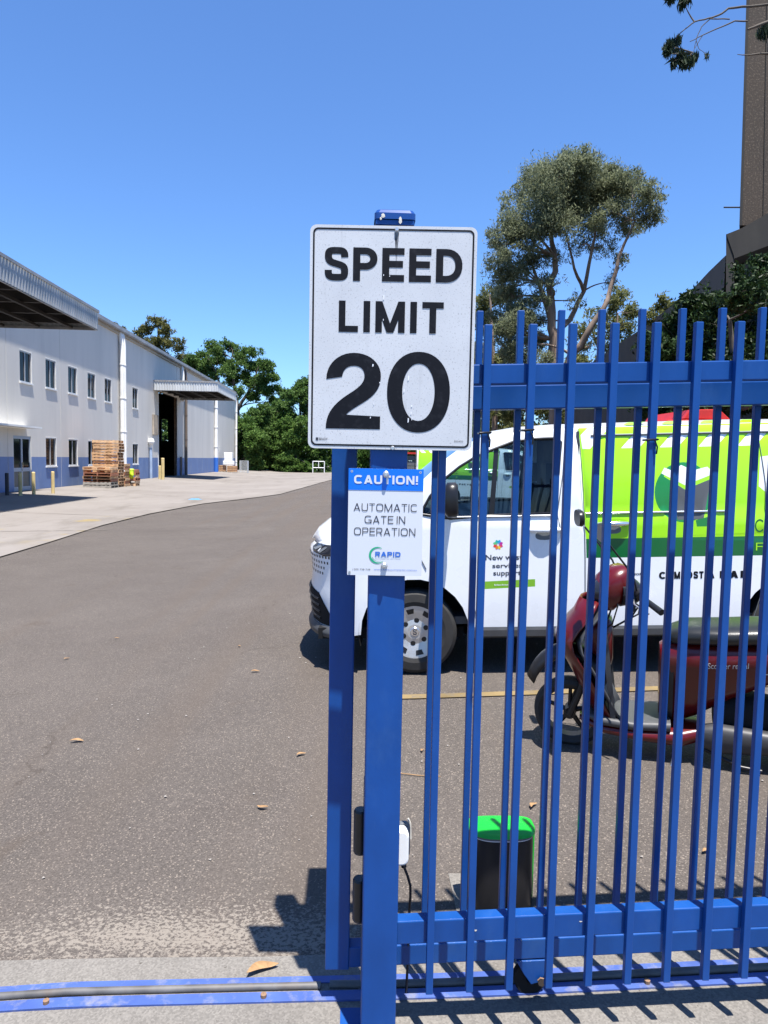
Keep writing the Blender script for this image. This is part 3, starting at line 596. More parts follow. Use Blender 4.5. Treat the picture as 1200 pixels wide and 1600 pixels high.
# track: flat plate with round rod, following the ground
tr = thing('gate_track', 'worn blue flat bar track with a grey steel rod running along the threshold', 'gate track', (0, 2.2, -.15))
def strip(y0, y1, dz, x0, x1, h, name, mt):
    X = np.arange(x0, x1+.01, .2); g = MB(); rows = []
    for x in X:
        zz = gz(x, 2.2)+dz+.15; rows.append([(x, y0+GA*x, zz-.03), (x, y0+GA*x, zz+h), (x, y1+GA*x, zz+h), (x, y1+GA*x, zz-.03)])
    g.grid(rows, 0, False); return g.build(name, mt, tr, fixn=True)
strip(-.030, .012, .006, -4, 4, .007, 'track_plate', M['blue_worn']); strip(.052, .082, .006, -4, 4, .005, 'track_plate', M['blue_worn'])
g = MB(); g.tube([(x, .033+GA*x, gz(x, 2.2)+.15+.014) for x in np.arange(-4, -.2, .2)]+[(-.18, .033-GA*.18, gz(-.18, 2.2)+.164)], .0125, 10); g.build('rod', M['steel'], tr)
g = MB(); g.tube([(-.15, .033, gz(-.15, 2.2)+.15+.012)]+[(x, .033+GA*x, gz(x, 2.2)+.15+.014) for x in np.arange(0, 4, .2)], .013, 10); g.build('rod', M['steel'], tr)
for x in (-1.05, -.36, .9):
    MB().lathe([(.010, 0), (.010, .012), (.001, .014)], (x, -.01+GA*x, gz(x, 2.2)+.15+.012), (0, 0, 1), 8, 0, False).build('fixing_bolt', M['rust'], tr)

# ------------------------------------------------------------------ fixed fence
fen = fence_root('boundary_fence', 'blue steel picket fence panel with a square end post, standing in front of the gate', 'fence', .01, 2.0291)
FX = -.01
post = MB(); post.box(-.052+0, .051, -.045, .055, .006, 2.385); po = post.build('post', M['blue'], fen, .005, 3)
# faint wall of the tube's left side and the flanged cap
g = MB(); g.box(-.050, .056, -.05, .06, 2.386, 2.40); cap = g.build('post_cap', M['blue'], fen, .002, 2)
g = MB(); g.grid([[(x*k+.003, y*k+.005, z) for x, y in rrect(-.056, .056, -.058, .058, .012)] for z, k in ((2.4005, 1.0), (2.417, 1.0), (2.426, .90), (2.430, .76))], 0, False, True); g.poly([(x*.76+.003, y*.76+.005, 2.430) for x, y in rrect(-.056, .056, -.058, .058, .012)]); g.build('cap_dome', mat('glossy_blue_cap', (.010, .05, .22), .12, coat=.6), cap, fixn=True)
for (x, z, w, h) in ((-.030, 2.408, .010, .012), (.017, 2.397, .008, .020), (-.036, 2.400, .005, .008)):
    g = MB(); n = 12; g.add([(x+w/2*math.cos(2*PI*i/n)*(1+.3*math.sin(3*i)), -.0545, z+h/2*math.sin(2*PI*i/n)) for i in range(n)]+[(x, -.0548, z)], [(i, (i+1) % n, n) for i in range(n)]); g.build('bird_dropping', M['pale_litter'], cap, fixn=True)
g = MB(); g.box(-.115, .097, -.10, .115, -.006, .006); g.build('base_plate', M['blue'], fen, .002)
for x in (-.09, .075): MB().lathe([(.013, 0), (.013, .014), (.006, .015), (.006, .022), (.0, .022)], (x, -.065, .006), (0, 0, 1), 6, 0, False).build('anchor_bolt', M['rust'], fen)
rail_box(fen, 'top_rail', .0615, 3.4, 0, .042, 1.8075, 1.8645, FX)
rail_box(fen, 'bottom_rail', .0615, 3.4, 0, .042, .1432, .2155, FX)
fm = MB().box(-.0215, 0, -.0215, -.0005, 0, 1.976).mesh('picket', M['blue'])
k = 0
while True:
    x = .173+.1206*k
    if x > 3.3: break
    o = link('picket', fm, fen); o.location = (x+FX, 0, .15-.0045+SL*x); k += 1
    if k == 3: o.rotation_euler = (0, .0035, 0)
    md = o.modifiers.new('edge', 'BEVEL'); md.width = .0022; md.segments = 2
for x, z, w, h in ((.405, 1.852, .003, .028), (.408, 1.835, .004, .016), (.95, 1.80, .012, .012), (.955, 1.79, .007, .010), (.30, .19, .008, .006), (.62, .215, .010, .004)):
    g = MB(); n = 9; y_ = -.0008 if z > 1.82 or z < .3 else .129; pt_ = [(x+FX+w/2*math.cos(2*PI*i/n)*(1+.5*math.sin(2.3*i)), y_, z+.15+SL*0+h/2*math.sin(2*PI*i/n)*(1+.3*math.cos(1.7*i))) for i in range(n)]
    g.poly(pt_); g.build('paint_scratch', M['pale_litter'], fen)
# unseen arm behind the sign, added for its ground shadow, and lower rubber rollers
g = MB(); g.box(-.06, .06, .056, .42, 1.93, 1.99); g.build('added_shadow_arm', M['blue'], fen, .004)
for z0, z1 in ((.388+.15, .527+.15), (.17+.15, .306+.15)):
    g = MB(); g.lathe([(.0, z0), (.019, z0), (.022, z0+.006), (.022, z1-.006), (.019, z1), (.0, z1)], (-.060, .082, 0), (0, 0, 1), 20); g.build('roller', M['black'], fen)
MB().tube([(-.047, .082, .12), (-.047, .082, .78)], .006, 8).build('roller_spindle', M['steel'], fen)
for x, k, z in ((.292, 1, 1.68), (.414, 2, 1.69), (.773, 5, 1.67)):
    g = MB(); g.tube([(x+FX-.027, -.026, z+.15), (x+FX+.005, -.026, z+.152), (x+FX+.005, .004, z+.15), (x+FX-.027, .004, z+.15), (x+FX-.027, -.026, z+.15)], .003, 5); g.tube([(x+FX-.005, -.026, z+.15), (x+FX+.002, -.03, z+.13), (x+FX+.001, -.028, z+.11)], .0025, 5)
    o = g.build('cable_tie', M['black'], fen)


# ------------------------------------------------------------------ grotesque lettering drawn stroke by stroke
def bez(p0, p1, p2, p3, n=10): return [tuple((1-t)**3*a+3*(1-t)**2*t*b+3*(1-t)*t*t*c_+t**3*d for a, b, c_, d in zip(p0, p1, p2, p3)) for t in np.linspace(0, 1, n, endpoint=False)]
def sarc(cx, cz, a, b, t0, t1, e=2.0, n=14):
    out = []
    for t in np.linspace(math.radians(t0), math.radians(t1), n):
        c, d = math.cos(t), math.sin(t); out.append((cx+a*math.copysign(abs(c)**(2/e), c), cz+b*math.copysign(abs(d)**(2/e), d)))
    return out
def glyph(ch, th, e=2.1, k=1.0):
    """strokes of one capital of height 1: ('L', centre line) ribbons or ('P', polygon); returns advance width"""
    h = th/2; R = lambda *p: ('L', list(p)); D = lambda x0, z0, x1, z1, t: ('P', [(x0-t/2, z0), (x0+t/2, z0), (x1+t/2, z1), (x1-t/2, z1)])
    if ch == ' ': return .30, []
    if ch == 'I': return th, [R((h, 0), (h, 1))]
    if ch == '!': return th, [R((h, .30), (h, 1)), R((h, 0), (h, .18))]
    if ch == 'L': W = .58*k; return W, [R((h, 0), (h, 1)), R((th, h), (W, h))]
    if ch == 'T': W = .64*k; return W, [R((0, 1-h), (W, 1-h)), R((W/2, 0), (W/2, 1-th))]
    if ch == 'E': W = .62*k; return W, [R((h, 0), (h, 1)), R((th, 1-h), (W, 1-h)), R((th, .52), (W*.94, .52)), R((th, h), (W, h))]
    if ch == 'F': W = .60*k; return W, [R((h, 0), (h, 1)), R((th, 1-h), (W, 1-h)), R((th, .50), (W*.92, .50))]
    if ch in 'PR':
        W = .68*k; m_ = .44; zc = (1-h+m_)/2; b = (1-h-m_)/2; x = W-h-b*1.05
        st = [R((h, 0), (h, 1)), ('L', [(th, 1-h)]+sarc(x, zc, b*1.05, b, 90, -90, e)+[(th, m_)])]
        if ch == 'R': st.append(D(W*.60, m_-h*.4, W*.98-h, 0, th*1.12))
        return W, st
    if ch == 'D': W = .74*k; x = W-h-.36*k; return W, [R((h, 0), (h, 1)), ('L', [(th, 1-h)]+sarc(x, .5, .36*k, .5-h, 90, -90, e+.1)+[(th, h)])]
    if ch == 'O': W = .80*k; return W, [('C', sarc(W/2, .5, W/2-h, .5-h, 0, 360, e, 41)[:-1])]
    if ch == 'C': W = .76*k; return W, [('L', sarc(W*.52, .5, W*.52-h, .5-h, 42, 318, e, 28))]
    if ch == 'G': W = .80*k; return W, [('L', sarc(W*.51, .5, W*.51-h, .5-h, 42, 325, e, 28)), R((W*.55, .44), (W, .44)), R((W-h, 0), (W-h, .44-h))]
    if ch == 'U': W = .72*k; return W, [('L', [(h, 1), (h, .45)]+sarc(W/2, .40, W/2-h, .40-h, 180, 360, e, 16)+[(W-h, .45), (W-h, 1)])]
    if ch == 'S':
        W = .66*k; c = bez((W-h, .70), (W-h, .90), (W*.75, 1-h), (W*.5, 1-h), 8)+bez((W*.5, 1-h), (W*.22, 1-h), (h, .90), (h, .735), 8)+bez((h, .735), (h, .56), (W*.30, .545), (W*.5, .505), 8)+bez((W*.5, .505), (W*.78, .45), (W-h, .43), (W-h, .27), 8)+bez((W-h, .27), (W-h, .10), (W*.76, h), (W*.5, h), 8)+bez((W*.5, h), (W*.22, h), (h, .11), (h, .31), 9)+[(h, .315)]
        return W, [('L', c)]
    if ch == 'A': W = .76*k; t = th*1.10; return W, [D(t/2, 0, W/2, 1, t), D(W-t/2, 0, W/2, 1, t), R((W*.24, .28), (W*.76, .28))]
    if ch == 'N': W = .72*k; return W, [R((h, 0), (h, 1)), R((W-h, 0), (W-h, 1)), D(h+h*.1, 1, W-h*1.1, 0, th*1.12)]
    if ch == 'M': W = .88*k; t = th*1.02; return W, [R((h, 0), (h, 1)), R((W-h, 0), (W-h, 1)), D(h, 1, W/2, 0, t), D(W-h, 1, W/2, 0, t)]
    if ch == 'K': W = .70*k; return W, [R((h, 0), (h, 1)), D(W*.22, .42, W-th*.65, 1, th*1.3), D(W*.42, .60, W-th*.6, 0, th*1.2)]
    raise KeyError(ch)
def ribbon(c, th, closed=False):
    n = len(c); v = []
    for i, p in enumerate(c):
        a = c[(i-1) % n] if (closed or i) else p; b = c[(i+1) % n] if (closed or i < n-1) else p
        d1 = Vector((p[0]-a[0], p[1]-a[1])); d2 = Vector((b[0]-p[0], b[1]-p[1]))
        if d1.length < 1e-9: d1 = d2
        if d2.length < 1e-9: d2 = d1
        d1.normalize(); d2.normalize(); t = (d1+d2).normalized(); s_ = min(1.6, 1/max(.3, t.dot(d2))); nx, nz = -t.y*th/2*s_, t.x*th/2*s_
        v += [(p[0]+nx, p[1]+nz), (p[0]-nx, p[1]-nz)]
    m_ = n if closed else n-1
    return v, [(2*i, 2*((i+1) % n), 2*((i+1) % n)+1, 2*i+1) for i in range(m_)]
def letters(body, x0, x1, z0, z1, th, gap=.13, e=2.1, k=1.0):
    """list of (points, faces) strokes filling the box"""
    items = []; x = 0
    for i, ch in enumerate(body):
        W, st = glyph(ch, th, e, k)
        for kind, c in st:
            if kind == 'P': v, f = c, [(0, 1, 2, 3)]
            else: v, f = ribbon(c, th, kind == 'C')
            items.append(([(p[0]+x, p[1]) for p in v], f))
        x += W+(gap if ch != ' ' else 0)
    x -= gap; sx = (x1-x0)/x; sz = z1-z0
    return [([(x0+p[0]*sx, z0+p[1]*sz) for p in v], f) for v, f in items]

# ------------------------------------------------------------------ signs
def flat(parent, name, pts, faces, y, mt): 
    g = MB(); g.add([(x, y, z) for x, z in pts], faces); return g.build(name, mt, parent, fixn=False)
def plate(parent, name, outline, th, mt, holes=()):
    v, f = cdt(outline, holes); n = len(v); g = MB(); g.add([(x, 0, z) for x, z in v], f); g.add([(x, th, z) for x, z in v], f)
    k = len(outline); g.add([(x, 0, z) for x, z in outline]+[(x, th, z) for x, z in outline], [(i, (i+1) % k, k+(i+1) % k, k+i) for i in range(k)])
    return g.build(name, mt, parent, fixn=True)
def sign_sheet_material():
    mt = bpy.data.materials.new('speckled_reflective_sheet'); mt.use_nodes = True; nt = mt.node_tree; L = nt.links.new; b = nt.nodes['Principled BSDF']; b.inputs['Roughness'].default_value = .5
    tc = _n(nt, 'ShaderNodeTexCoord'); P = tc.outputs['Object']
    def nz(sc, det, a, bb, c, d, st=(1, 1, 1)):
        mp = _n(nt, 'ShaderNodeMapping'); mp.inputs['Scale'].default_value = st; L(P, mp.inputs[0]); z = _n(nt, 'ShaderNodeTexNoise'); z.inputs['Scale'].default_value = sc; z.inputs['Detail'].default_value = det; z.inputs['Roughness'].default_value = .65; L(mp.outputs[0], z.inputs['Vector'])
        r = _n(nt, 'ShaderNodeMapRange'); L(z.outputs[0], r.inputs[0])
        for i, q in zip((1, 2, 3, 4), (a, bb, c, d)): r.inputs[i].default_value = q
        return r.outputs[0]
    def mix(f, a, bb):
        x = _n(nt, 'ShaderNodeMix', data_type='RGBA'); L(f, x.inputs[0])
        for i, q in ((6, a), (7, bb)):
            if isinstance(q, tuple): x.inputs[i].default_value = (*q, 1)
            else: L(q, x.inputs[i])
        return x.outputs[2]
    c = mix(nz(5, 6, .35, .7, 0, 1), (.545, .56, .585), (.48, .495, .52))
    c = mix(nz(230, 2, .60, .67, 0, .6), c, (.17, .175, .185))
    c = mix(nz(90, 4, .63, .70, 0, .6), c, (.20, .20, .21))
    c = mix(nz(8, 6, .60, .75, 0, .35, (5, 1, .35)), c, (.31, .315, .33))
    # dark tapered streak below the top bolt, and scratches
    sx = _n(nt, 'ShaderNodeSeparateXYZ'); L(P, sx.inputs[0])
    def math2(op, a, bb):
        x = _n(nt, 'ShaderNodeMath', operation=op)
        for i, q in ((0, a), (1, bb)):
            if isinstance(q, (int, float)): x.inputs[i].default_value = q
            else: L(q, x.inputs[i])
        return x.outputs[0]
    ax = math2('ABSOLUTE', math2('ADD', sx.outputs[0], -.008), 0)
    def rng(s, a, bb, c_, d):
        r = _n(nt, 'ShaderNodeMapRange'); L(s, r.inputs[0])
        for i, q in zip((1, 2, 3, 4), (a, bb, c_, d)): r.inputs[i].default_value = q
        return r.outputs[0]
    w = rng(sx.outputs[2], .50, .585, .001, .006); inside = math2('LESS_THAN', ax, w); up_ = rng(sx.outputs[2], .46, .55, 0, 1.0)
    nmask = nz(40, 4, .3, .6, .5, 1, (4, 1, 1)); f = math2('MULTIPLY', math2('MULTIPLY', inside, up_), nmask); f = math2('MULTIPLY', f, math2('LESS_THAN', sx.outputs[2], .586))
    c = mix(f, c, (.018, .018, .02)); L(c, b.inputs['Base Color']); return mt
SY = 1.9755
sg = thing('speed_limit_sign', 'white rectangular SPEED LIMIT 20 sign bolted near the top of the blue post', 'sign', (.0125, SY-.0035, 1.628), 0)
W2, HH = .2265, .603
plate(sg, 'sign_panel', rrect(-W2, W2, 0, HH, .018), .003, sign_sheet_material())
oo = rrect(-W2+.008, W2-.008, .008, HH-.008, .014); ii = rrect(-W2+.0125, W2-.0125, .0125, HH-.0125, .0105)
v, f = cdt(oo, [ii]); flat(sg, 'border_line', v, f, -.0008, M['sign_black'])
def lettering(parent, body, x0, x1, z0, z1, bold, mt, y=-.0008, name='lettering', th=.2, gap=.13, e=2.1, k=1.0, fn=None):
    g = MB(); fn = fn or (lambda x, z, o: (x, y-o, z))
    if all(c in ' I!LTEFPRDOCGUSANMK' for c in body):
        for i, (v, f) in enumerate(letters(body, x0, x1, z0, z1, th, gap, e, k)): g.add([fn(p[0], p[1], .00006*(i % 5)) for p in v], f)
    else:
        w, p = fit_text(body, x0, x1, z0, z1, bold); g.add([fn(q[0], q[1], 0) for q in w], p)
    return g.build(name, mt, parent, fixn=False)
lettering(sg, 'SPEED', -.186, .188, .455, .544, 0, M['sign_black'], th=.20, gap=.135)
lettering(sg, 'LIMIT', -.146, .140, .318, .402, 0, M['sign_black'], th=.198, gap=.16)
# the big numerals, drawn as outlines
two = bez((0, 65), (0, 86), (17, 100), (37, 100))+bez((37, 100), (58, 100), (73, 87), (73, 70))+bez((73, 70), (73, 55), (66, 45), (50, 35))+bez((50, 35), (38, 27.5), (29, 22), (26, 17))+[(73, 17), (73, 0), (0, 0)]+bez((0, 0), (0, 20), (10, 33), (32, 47))+bez((32, 47), (46, 56), (51, 62), (51, 70))+bez((51, 70), (51, 78), (46, 83), (37, 83))+bez((37, 83), (27, 83), (21, 77), (21, 65))
X0, X1, Z0, Z1 = -.178, -.028, .055, .262
two = [(X0+x/73*(X1-X0), Z0+z/100*(Z1-Z0)) for x, z in two]; v, f = cdt(two); flat(sg, 'numeral', v, f, -.0008, M['sign_black'])
def sell(cx, cz, a, b, e, n=48): return [(cx+a*math.copysign(abs(math.cos(t))**(2/e), math.cos(t)), cz+b*math.copysign(abs(math.sin(t))**(2/e), math.sin(t))) for t in np.linspace(0, 2*PI, n, endpoint=False)]
v, f = cdt(sell(.076, .158, .0865, .110, 2.15), [sell(.076, .158, .0445, .078, 2.1)]); flat(sg, 'numeral', v, f, -.0008, M['sign_black'])
flat(sg, 'maker_mark', [(-.205, .022), (-.198, .022), (-.198, .0295), (-.205, .0295)], [(0, 1, 2, 3)], -.0008, M['ink_grey']); lettering(sg, 'BRADY', -.196, -.172, .0225, .029, .0, M['ink_grey'], name='maker_mark')
lettering(sg, '835420', .178, .202, .0235, .028, .0, M['ink_grey'], name='maker_mark')
for z in (.5935, .004): MB().lathe([(.0, -.006), (.0045, -.006), (.006, -.003), (.006, 0)], (.008, 0, z), (0, 1, 0), 12).build('bolt', M['bolt'], sg)
sp = MB()
for _ in range(16):   # chips in the black print
    x = random.choice([random.uniform(.035, .06), random.uniform(-.06, -.045), random.uniform(-.05, .0)]); z = random.uniform(.07, .25) if abs(x) > .03 else random.uniform(.33, .5)
    a = random.uniform(.0008, .0022); b_ = a*random.uniform(1, 4); sp.add([(x-a, -.0012, z-b_), (x+a*.6, -.0012, z-b_*.7), (x+a, -.0012, z+b_*.8), (x-a*.7, -.0012, z+b_)], [(0, 1, 2, 3)])
struct(sp.build('paint_chip', M['sign_white'], sg), 'stuff')
cs = thing('caution_sign', 'small white and blue CAUTION automatic gate sign bolted below the speed sign', 'sign', (.0045, SY-.006, 1.276), 0)
plate(cs, 'sign_panel', rrect(-.1045, .1035, 0, .2985, .002, 2), .003, M['sign_clean']).rotation_euler = (0, 0, 0)
flat(cs, 'header_band', rect(-.1045, .1035, .2385, .2985), [(0, 1, 2, 3)], -.0008, M['sign_blue'])
lettering(cs, 'CAUTION!', -.089, .088, .256, .280, 0, M['sign_clean'], -.0016, th=.23, e=3.2, k=1.25, gap=.16)
lettering(cs, 'AUTOMATIC', -.089, .088, .180, .2015, 0, M['ink_grey'], th=.115, e=3.2, k=1.25, gap=.2); lettering(cs, 'GATE IN', -.058, .055, .146, .1675, 0, M['ink_grey'], th=.115, e=3.2, k=1.25, gap=.2); lettering(cs, 'OPERATION', -.087, .084, .1125, .134, 0, M['ink_grey'], th=.115, e=3.2, k=1.25, gap=.2)
lettering(cs, 'RAPID', -.027, .044, .0535, .067, 0, M['ink_blue'], th=.24, e=3.2, k=1.3, gap=.16); lettering(cs, 'AUTOMATIC ACCESS', -.027, .044, .0485, .0515, 0, M['ink_pale'], th=.16)
lettering(cs, '1300 738 738', -.089, -.040, .0145, .0185, .0, M['ink_grey']); lettering(cs, 'WWW.RAPIDAUTOMATIC.COM.AU', -.030, .090, .0145, .018, .0, M['ink_blue'])
def crescent(cx, cz, R, r, d, a0, a1, n=24):
    o = [(cx+R*math.cos(a), cz+R*math.sin(a)) for a in np.linspace(a0, a1, n)]; i = [(cx+d+r*math.cos(a), cz+r*math.sin(a)) for a in np.linspace(a1, a0, n)]; return o+i
v, f = cdt(crescent(-.021, .057, .0235, .0205, .003, math.radians(62), math.radians(312))); flat(cs, 'logo_ring', v, f, -.0008, M['ink_green'])
v, f = cdt(crescent(-.019, .057, .0175, .0168, .001, math.radians(200), math.radians(320))); flat(cs, 'logo_ring', v, f, -.0008, M['ink_green'])
for z in (.2835, .029): MB().lathe([(.0, -.013), (.0045, -.013), (.0075, -.009), (.0075, -.005), (.009, -.004), (.009, 0)], (-.001, 0, z), (0, 1, 0), 8).build('bolt', M['bolt'], cs)
for x, z in ((-.0955, .290), (.0945, .290), (-.098, .008)): MB().lathe([(.0015, -.0012), (.0035, -.0012), (.0035, 0)], (x, 0, z), (0, 1, 0), 14).build('eyelet', M['bolt'], cs)

# ------------------------------------------------------------------ gate opener, sensor
mo = thing('gate_motor', 'black sliding gate motor with a bright green cap behind the fence', 'gate motor', (.482, 2.72, -.14), .04); mo.scale = (1.09, 1.0, 1.0)
def mot(k=1.0, kx=None):
    o = sell(0, 0, .118*(kx or k), .118*k, 3.2, 40); return [(x, y if y < 0 else y*.16) for x, y in o]
def ring(z, k, kx=None): return [(x, y, z) for x, y in mot(k, kx)]
g = MB(); g.grid([ring(0, 1.0), ring(.28, .975), ring(.292, .96)], 0, True, True); g.poly(ring(.292, .96)); g.build('housing', M['black'], mo, fixn=True)
g = MB(); g.grid([ring(.293, .965), ring(.298, .965)], 0, True, True); g.build('trim_line', M['white_plastic'], mo)
g = MB(); g.grid([ring(.298, .985), ring(.308, .985)], 0, True, True); g.build('shadow_gap', M['grey_plastic'], mo)
g = MB(); rows = [ring(.308, 1.03)]
for t in np.linspace(.1, 1, 9): rows.append([(x*math.cos(t*PI/2)**.42, y*math.cos(t*PI/2)**.55+.004, .308+.026*math.sin(t*PI/2)) for x, y in mot(1.04)])
g.grid(rows, 0, True, True); g.build('cap', M['green_cap'], mo, fixn=True)
for x in (-.124, .116): MB().box(x, x+.008, -.03, .015, .02, .31).build('side_strip', M['green_cap'], mo, .003)
MB().box(-.16, .16, -.15, .17, -.03, -.001).build('plinth', M['strip'], mo)
se = thing('gate_sensor', 'white gate sensor with a black cable fixed behind the blue post', 'sensor', (.074, 2.15, .34), .04)
g = MB(); v, f = cdt(rrect(-.03, .022, .0, .112, .02)); o_ = rrect(-.03, .022, .0, .112, .02)
g.prism(o_, lambda u, v_, w: (u, w, v_), -.03, .012); g.build('housing', M['white_plastic'], se, .006, 3, fixn=True)
g = MB(); g.prism(rrect(-.012, .029, -.001, .115, .018), lambda u, v_, w: (u, w, v_), .0135, .035); g.build('back_box', M['grey_plastic'], se, .004, fixn=True)
g = MB(); g.prism([(.026, .115), (.033, .10), (.036, .05), (.031, .05), (.028, .09), (.022, .112)], lambda u, v_, w: (u, w, v_), .036, .05); g.build('bracket', M['pale_litter'], se, fixn=True)
g = MB(); g.tube([(.006, .0, .0), (.010, 0, -.02)], .009, 10); g.build('cable_gland', M['black'], se)
g = MB(); g.tube([(.010, 0, -.02), (.022, .002, -.05), (.032, .004, -.085), (.033, .005, -.12), (.030, .01, -.2), (.031, .02, -.33), (.03, .05, -.49)], .0042, 8); g.build('cable', M['black'], se)
#PART2
# ------------------------------------------------------------------ helper: a measured bearing (in 1200x1600 picture units) and a distance give a real place
def pt(px, py, dist):
    d = fw+rr*((px-600)/F_PX)-uu*((py-800)/F_PX); return Vector((0, 0, 1.6))+d*(dist/d.y)

# ------------------------------------------------------------------ delivery vans
HW = 1.0                                    # half width; local x runs from the front wheel to the rear, y from the near side inwards
_arc = []
for i in range(41):
    ph = PI/2*i/40; e_ = 2.5; _arc.append((-.32-.63*math.sin(ph)**(2/e_), HW*(1-math.cos(ph)**(2/e_))))
_sl = [0.0]
for a, b in zip(_arc, _arc[1:]): _sl.append(_sl[-1]+math.dist(a, b))
S_END = -.32-_sl[-1]
def plan(s):
    """plan point and outward normal at arc position s (s = x along the flank)"""
    if s >= -.32: return (s, 0.0), (0.0, -1.0), 0.0
    d = min(-.32-s, _sl[-1]-1e-6); i = int(np.searchsorted(_sl, d))-1; i = max(0, min(i, 39)); t = (d-_sl[i])/max(_sl[i+1]-_sl[i], 1e-9)
    p = tuple(_arc[i][k]+(_arc[i+1][k]-_arc[i][k])*t for k in (0, 1)); tx, ty = _arc[i+1][0]-_arc[i][0], _arc[i+1][1]-_arc[i][1]; l = math.hypot(tx, ty)
    fr = min(1, (p[1]/HW)*3.0 if p[1] < .33 else 1)
    return p, (ty/l*-1 if False else -abs(ty)/l, -abs(tx)/l), fr
def flank(s, z, off=0.0):
    (x, y), (nx, ny), fr = plan(s)
    t = 0.0
    if z > 1.26: t += .018*min(1, (z-1.26)/.03)
    if z > 1.3: t += .20*(z-1.3)**2
    if z > 1.84: t += .9*(z-1.84)**2
    if z < .62: t += .06*(.62-z)**1.5
    if s > 3.85: t += .6*(s-3.85)**2
    rake = 0.0
    if z > .98: rake += 1.25*(z-.98)
    if z < .62: rake += .10*(.62-z)
    if .62 < z < .98: rake += .10*abs(math.sin((z-.62)/.36*PI))*0.25
    y += t*(1-fr); x += rake*fr
    return (x+nx*off, y+ny*off, z)
def s_of_x(xv):                                     # arc position whose plan x is xv
    k = [a[0] for a in _arc][::-1]; return -.32-float(np.interp(xv, k, _sl[::-1]))
def decal(parent, name, outline, mt, off=.003, step=.12, holes=(), side=0):
    v, f = cdt(outline, holes, step); g = MB()
    pts = [flank(s, z, off) for s, z in v]
    if side: pts = [(x, 2*HW-y, z) for x, y, z in pts]
    g.add(pts, f, 0, True); return g.build(name, mt, parent, fixn=False)
def van_text(parent, body, x0, x1, z0, z1, mt, off=.0015, th=.2, gap=.13, k=1.0, side=0, bold=.0):
    if side: fn = lambda x, z, o: (lambda p: (p[0], 2*HW-p[1], p[2]))(flank(x0+x1-x, z, off+o))
    else: fn = lambda x, z, o: flank(x, z, off+o)
    return lettering(parent, body, x0, x1, z0, z1, bold, mt, name='lettering', th=th, gap=gap, k=k, fn=fn)
TE = [(S_END+.001, 1.015, -.95, 1.02), (-1.12, 1.03, -.93, 1.06), (-.80, 1.06, -.88, 1.13), (-.55, 1.10, -.78, 1.205), (-.35, 1.17, -.64, 1.275), (-.15, 1.26, -.44, 1.35), (.02, 1.37, -.22, 1.42), (.15, 1.53, -.02, 1.56), (.30, 1.685, .22, 1.75), (.45, 1.81, .45, 1.885), (.62, 1.895, .70, 1.975), (.85, 1.94, .95, 2.01), (1.2, 1.96, 1.25, 2.025), (2.7, 1.97, 2.7, 2.035), (3.85, 1.955, 3.85, 2.02), (4.05, 1.90, 4.05, 1.95)]
WIN = [(.06, 1.30), (.30, 1.262), (.58, 1.278), (1.10, 1.29), (1.155, 1.60), (1.185, 1.85), (1.15, 1.88), (.97, 1.88), (.81, 1.86), (.62, 1.79), (.49, 1.735), (.38, 1.67), (.27, 1.585), (.14, 1.44)]
def arch(cx, r, z0): 
    a0 = math.asin((z0-.343)/r) if z0 > .343 else 0; n = 14; A = np.linspace(PI-a0, a0, n); return [(cx+r*math.cos(a), .343+r*math.sin(a)) for a in A]
def wheel(parent, x, y, out):
    """out = -1 near side, +1 far side"""
    c = (x, y, .343); g = MB()
    g.lathe([(.215, -.10), (.25, -.11), (.31, -.105), (.337, -.085), (.343, -.05), (.343, .05), (.337, .085), (.31, .105), (.25, .11), (.215, .10)], c, (0, out, 0), 44)
    w = g.build('wheel', M['rubber'], parent, fixn=True)
    g = MB(); g.lathe([(.0, .085), (.06, .085), (.10, .078), (.16, .09), (.205, .098), (.222, .100), (.226, .085), (.215, .02)], c, (0, out, 0), 44); g.build('rim', M['alloy'], w, fixn=True)
    g = MB()
    for i in range(6):
        a = 2*PI*i/6+.35; cc = (x+.095*math.cos(a), y, .343+.095*math.sin(a)); g.lathe([(.0, .0835), (.018, .0835), (.021, .0815)], cc, (0, out, 0), 12)
    for i in range(8):
        a = 2*PI*i/8+.2; ca, sa = math.cos(a), math.sin(a); q = []
        for r_, t_ in ((.150, -.024), (.150, .024), (.190, .032), (.190, -.032)): q.append((x+r_*ca-t_*sa, y+out*(.0915 if r_ < .17 else .0985), .343+r_*sa+t_*ca))
        g.poly(q)
    struct(g.build('rim_holes', M['black'], w, fixn=False), 'stuff')
    g = MB(); g.lathe([(.0, .092), (.034, .090), (.040, .084)], c, (0, out, 0), 20); g.build('hub_cap', M['chrome'], w, fixn=True)
    sv, sf = ribbon([(p[0]*.05-.0165, p[1]*.05-.025) for p in glyph('S', .2)[1][0][1]], .007); g = MB(); g.add([(x+(q[0] if out < 0 else -q[0]), y+out*.0945, .343+q[1]) for q in sv], sf); g.build('emblem', M['ink_grey'], w)
    return w
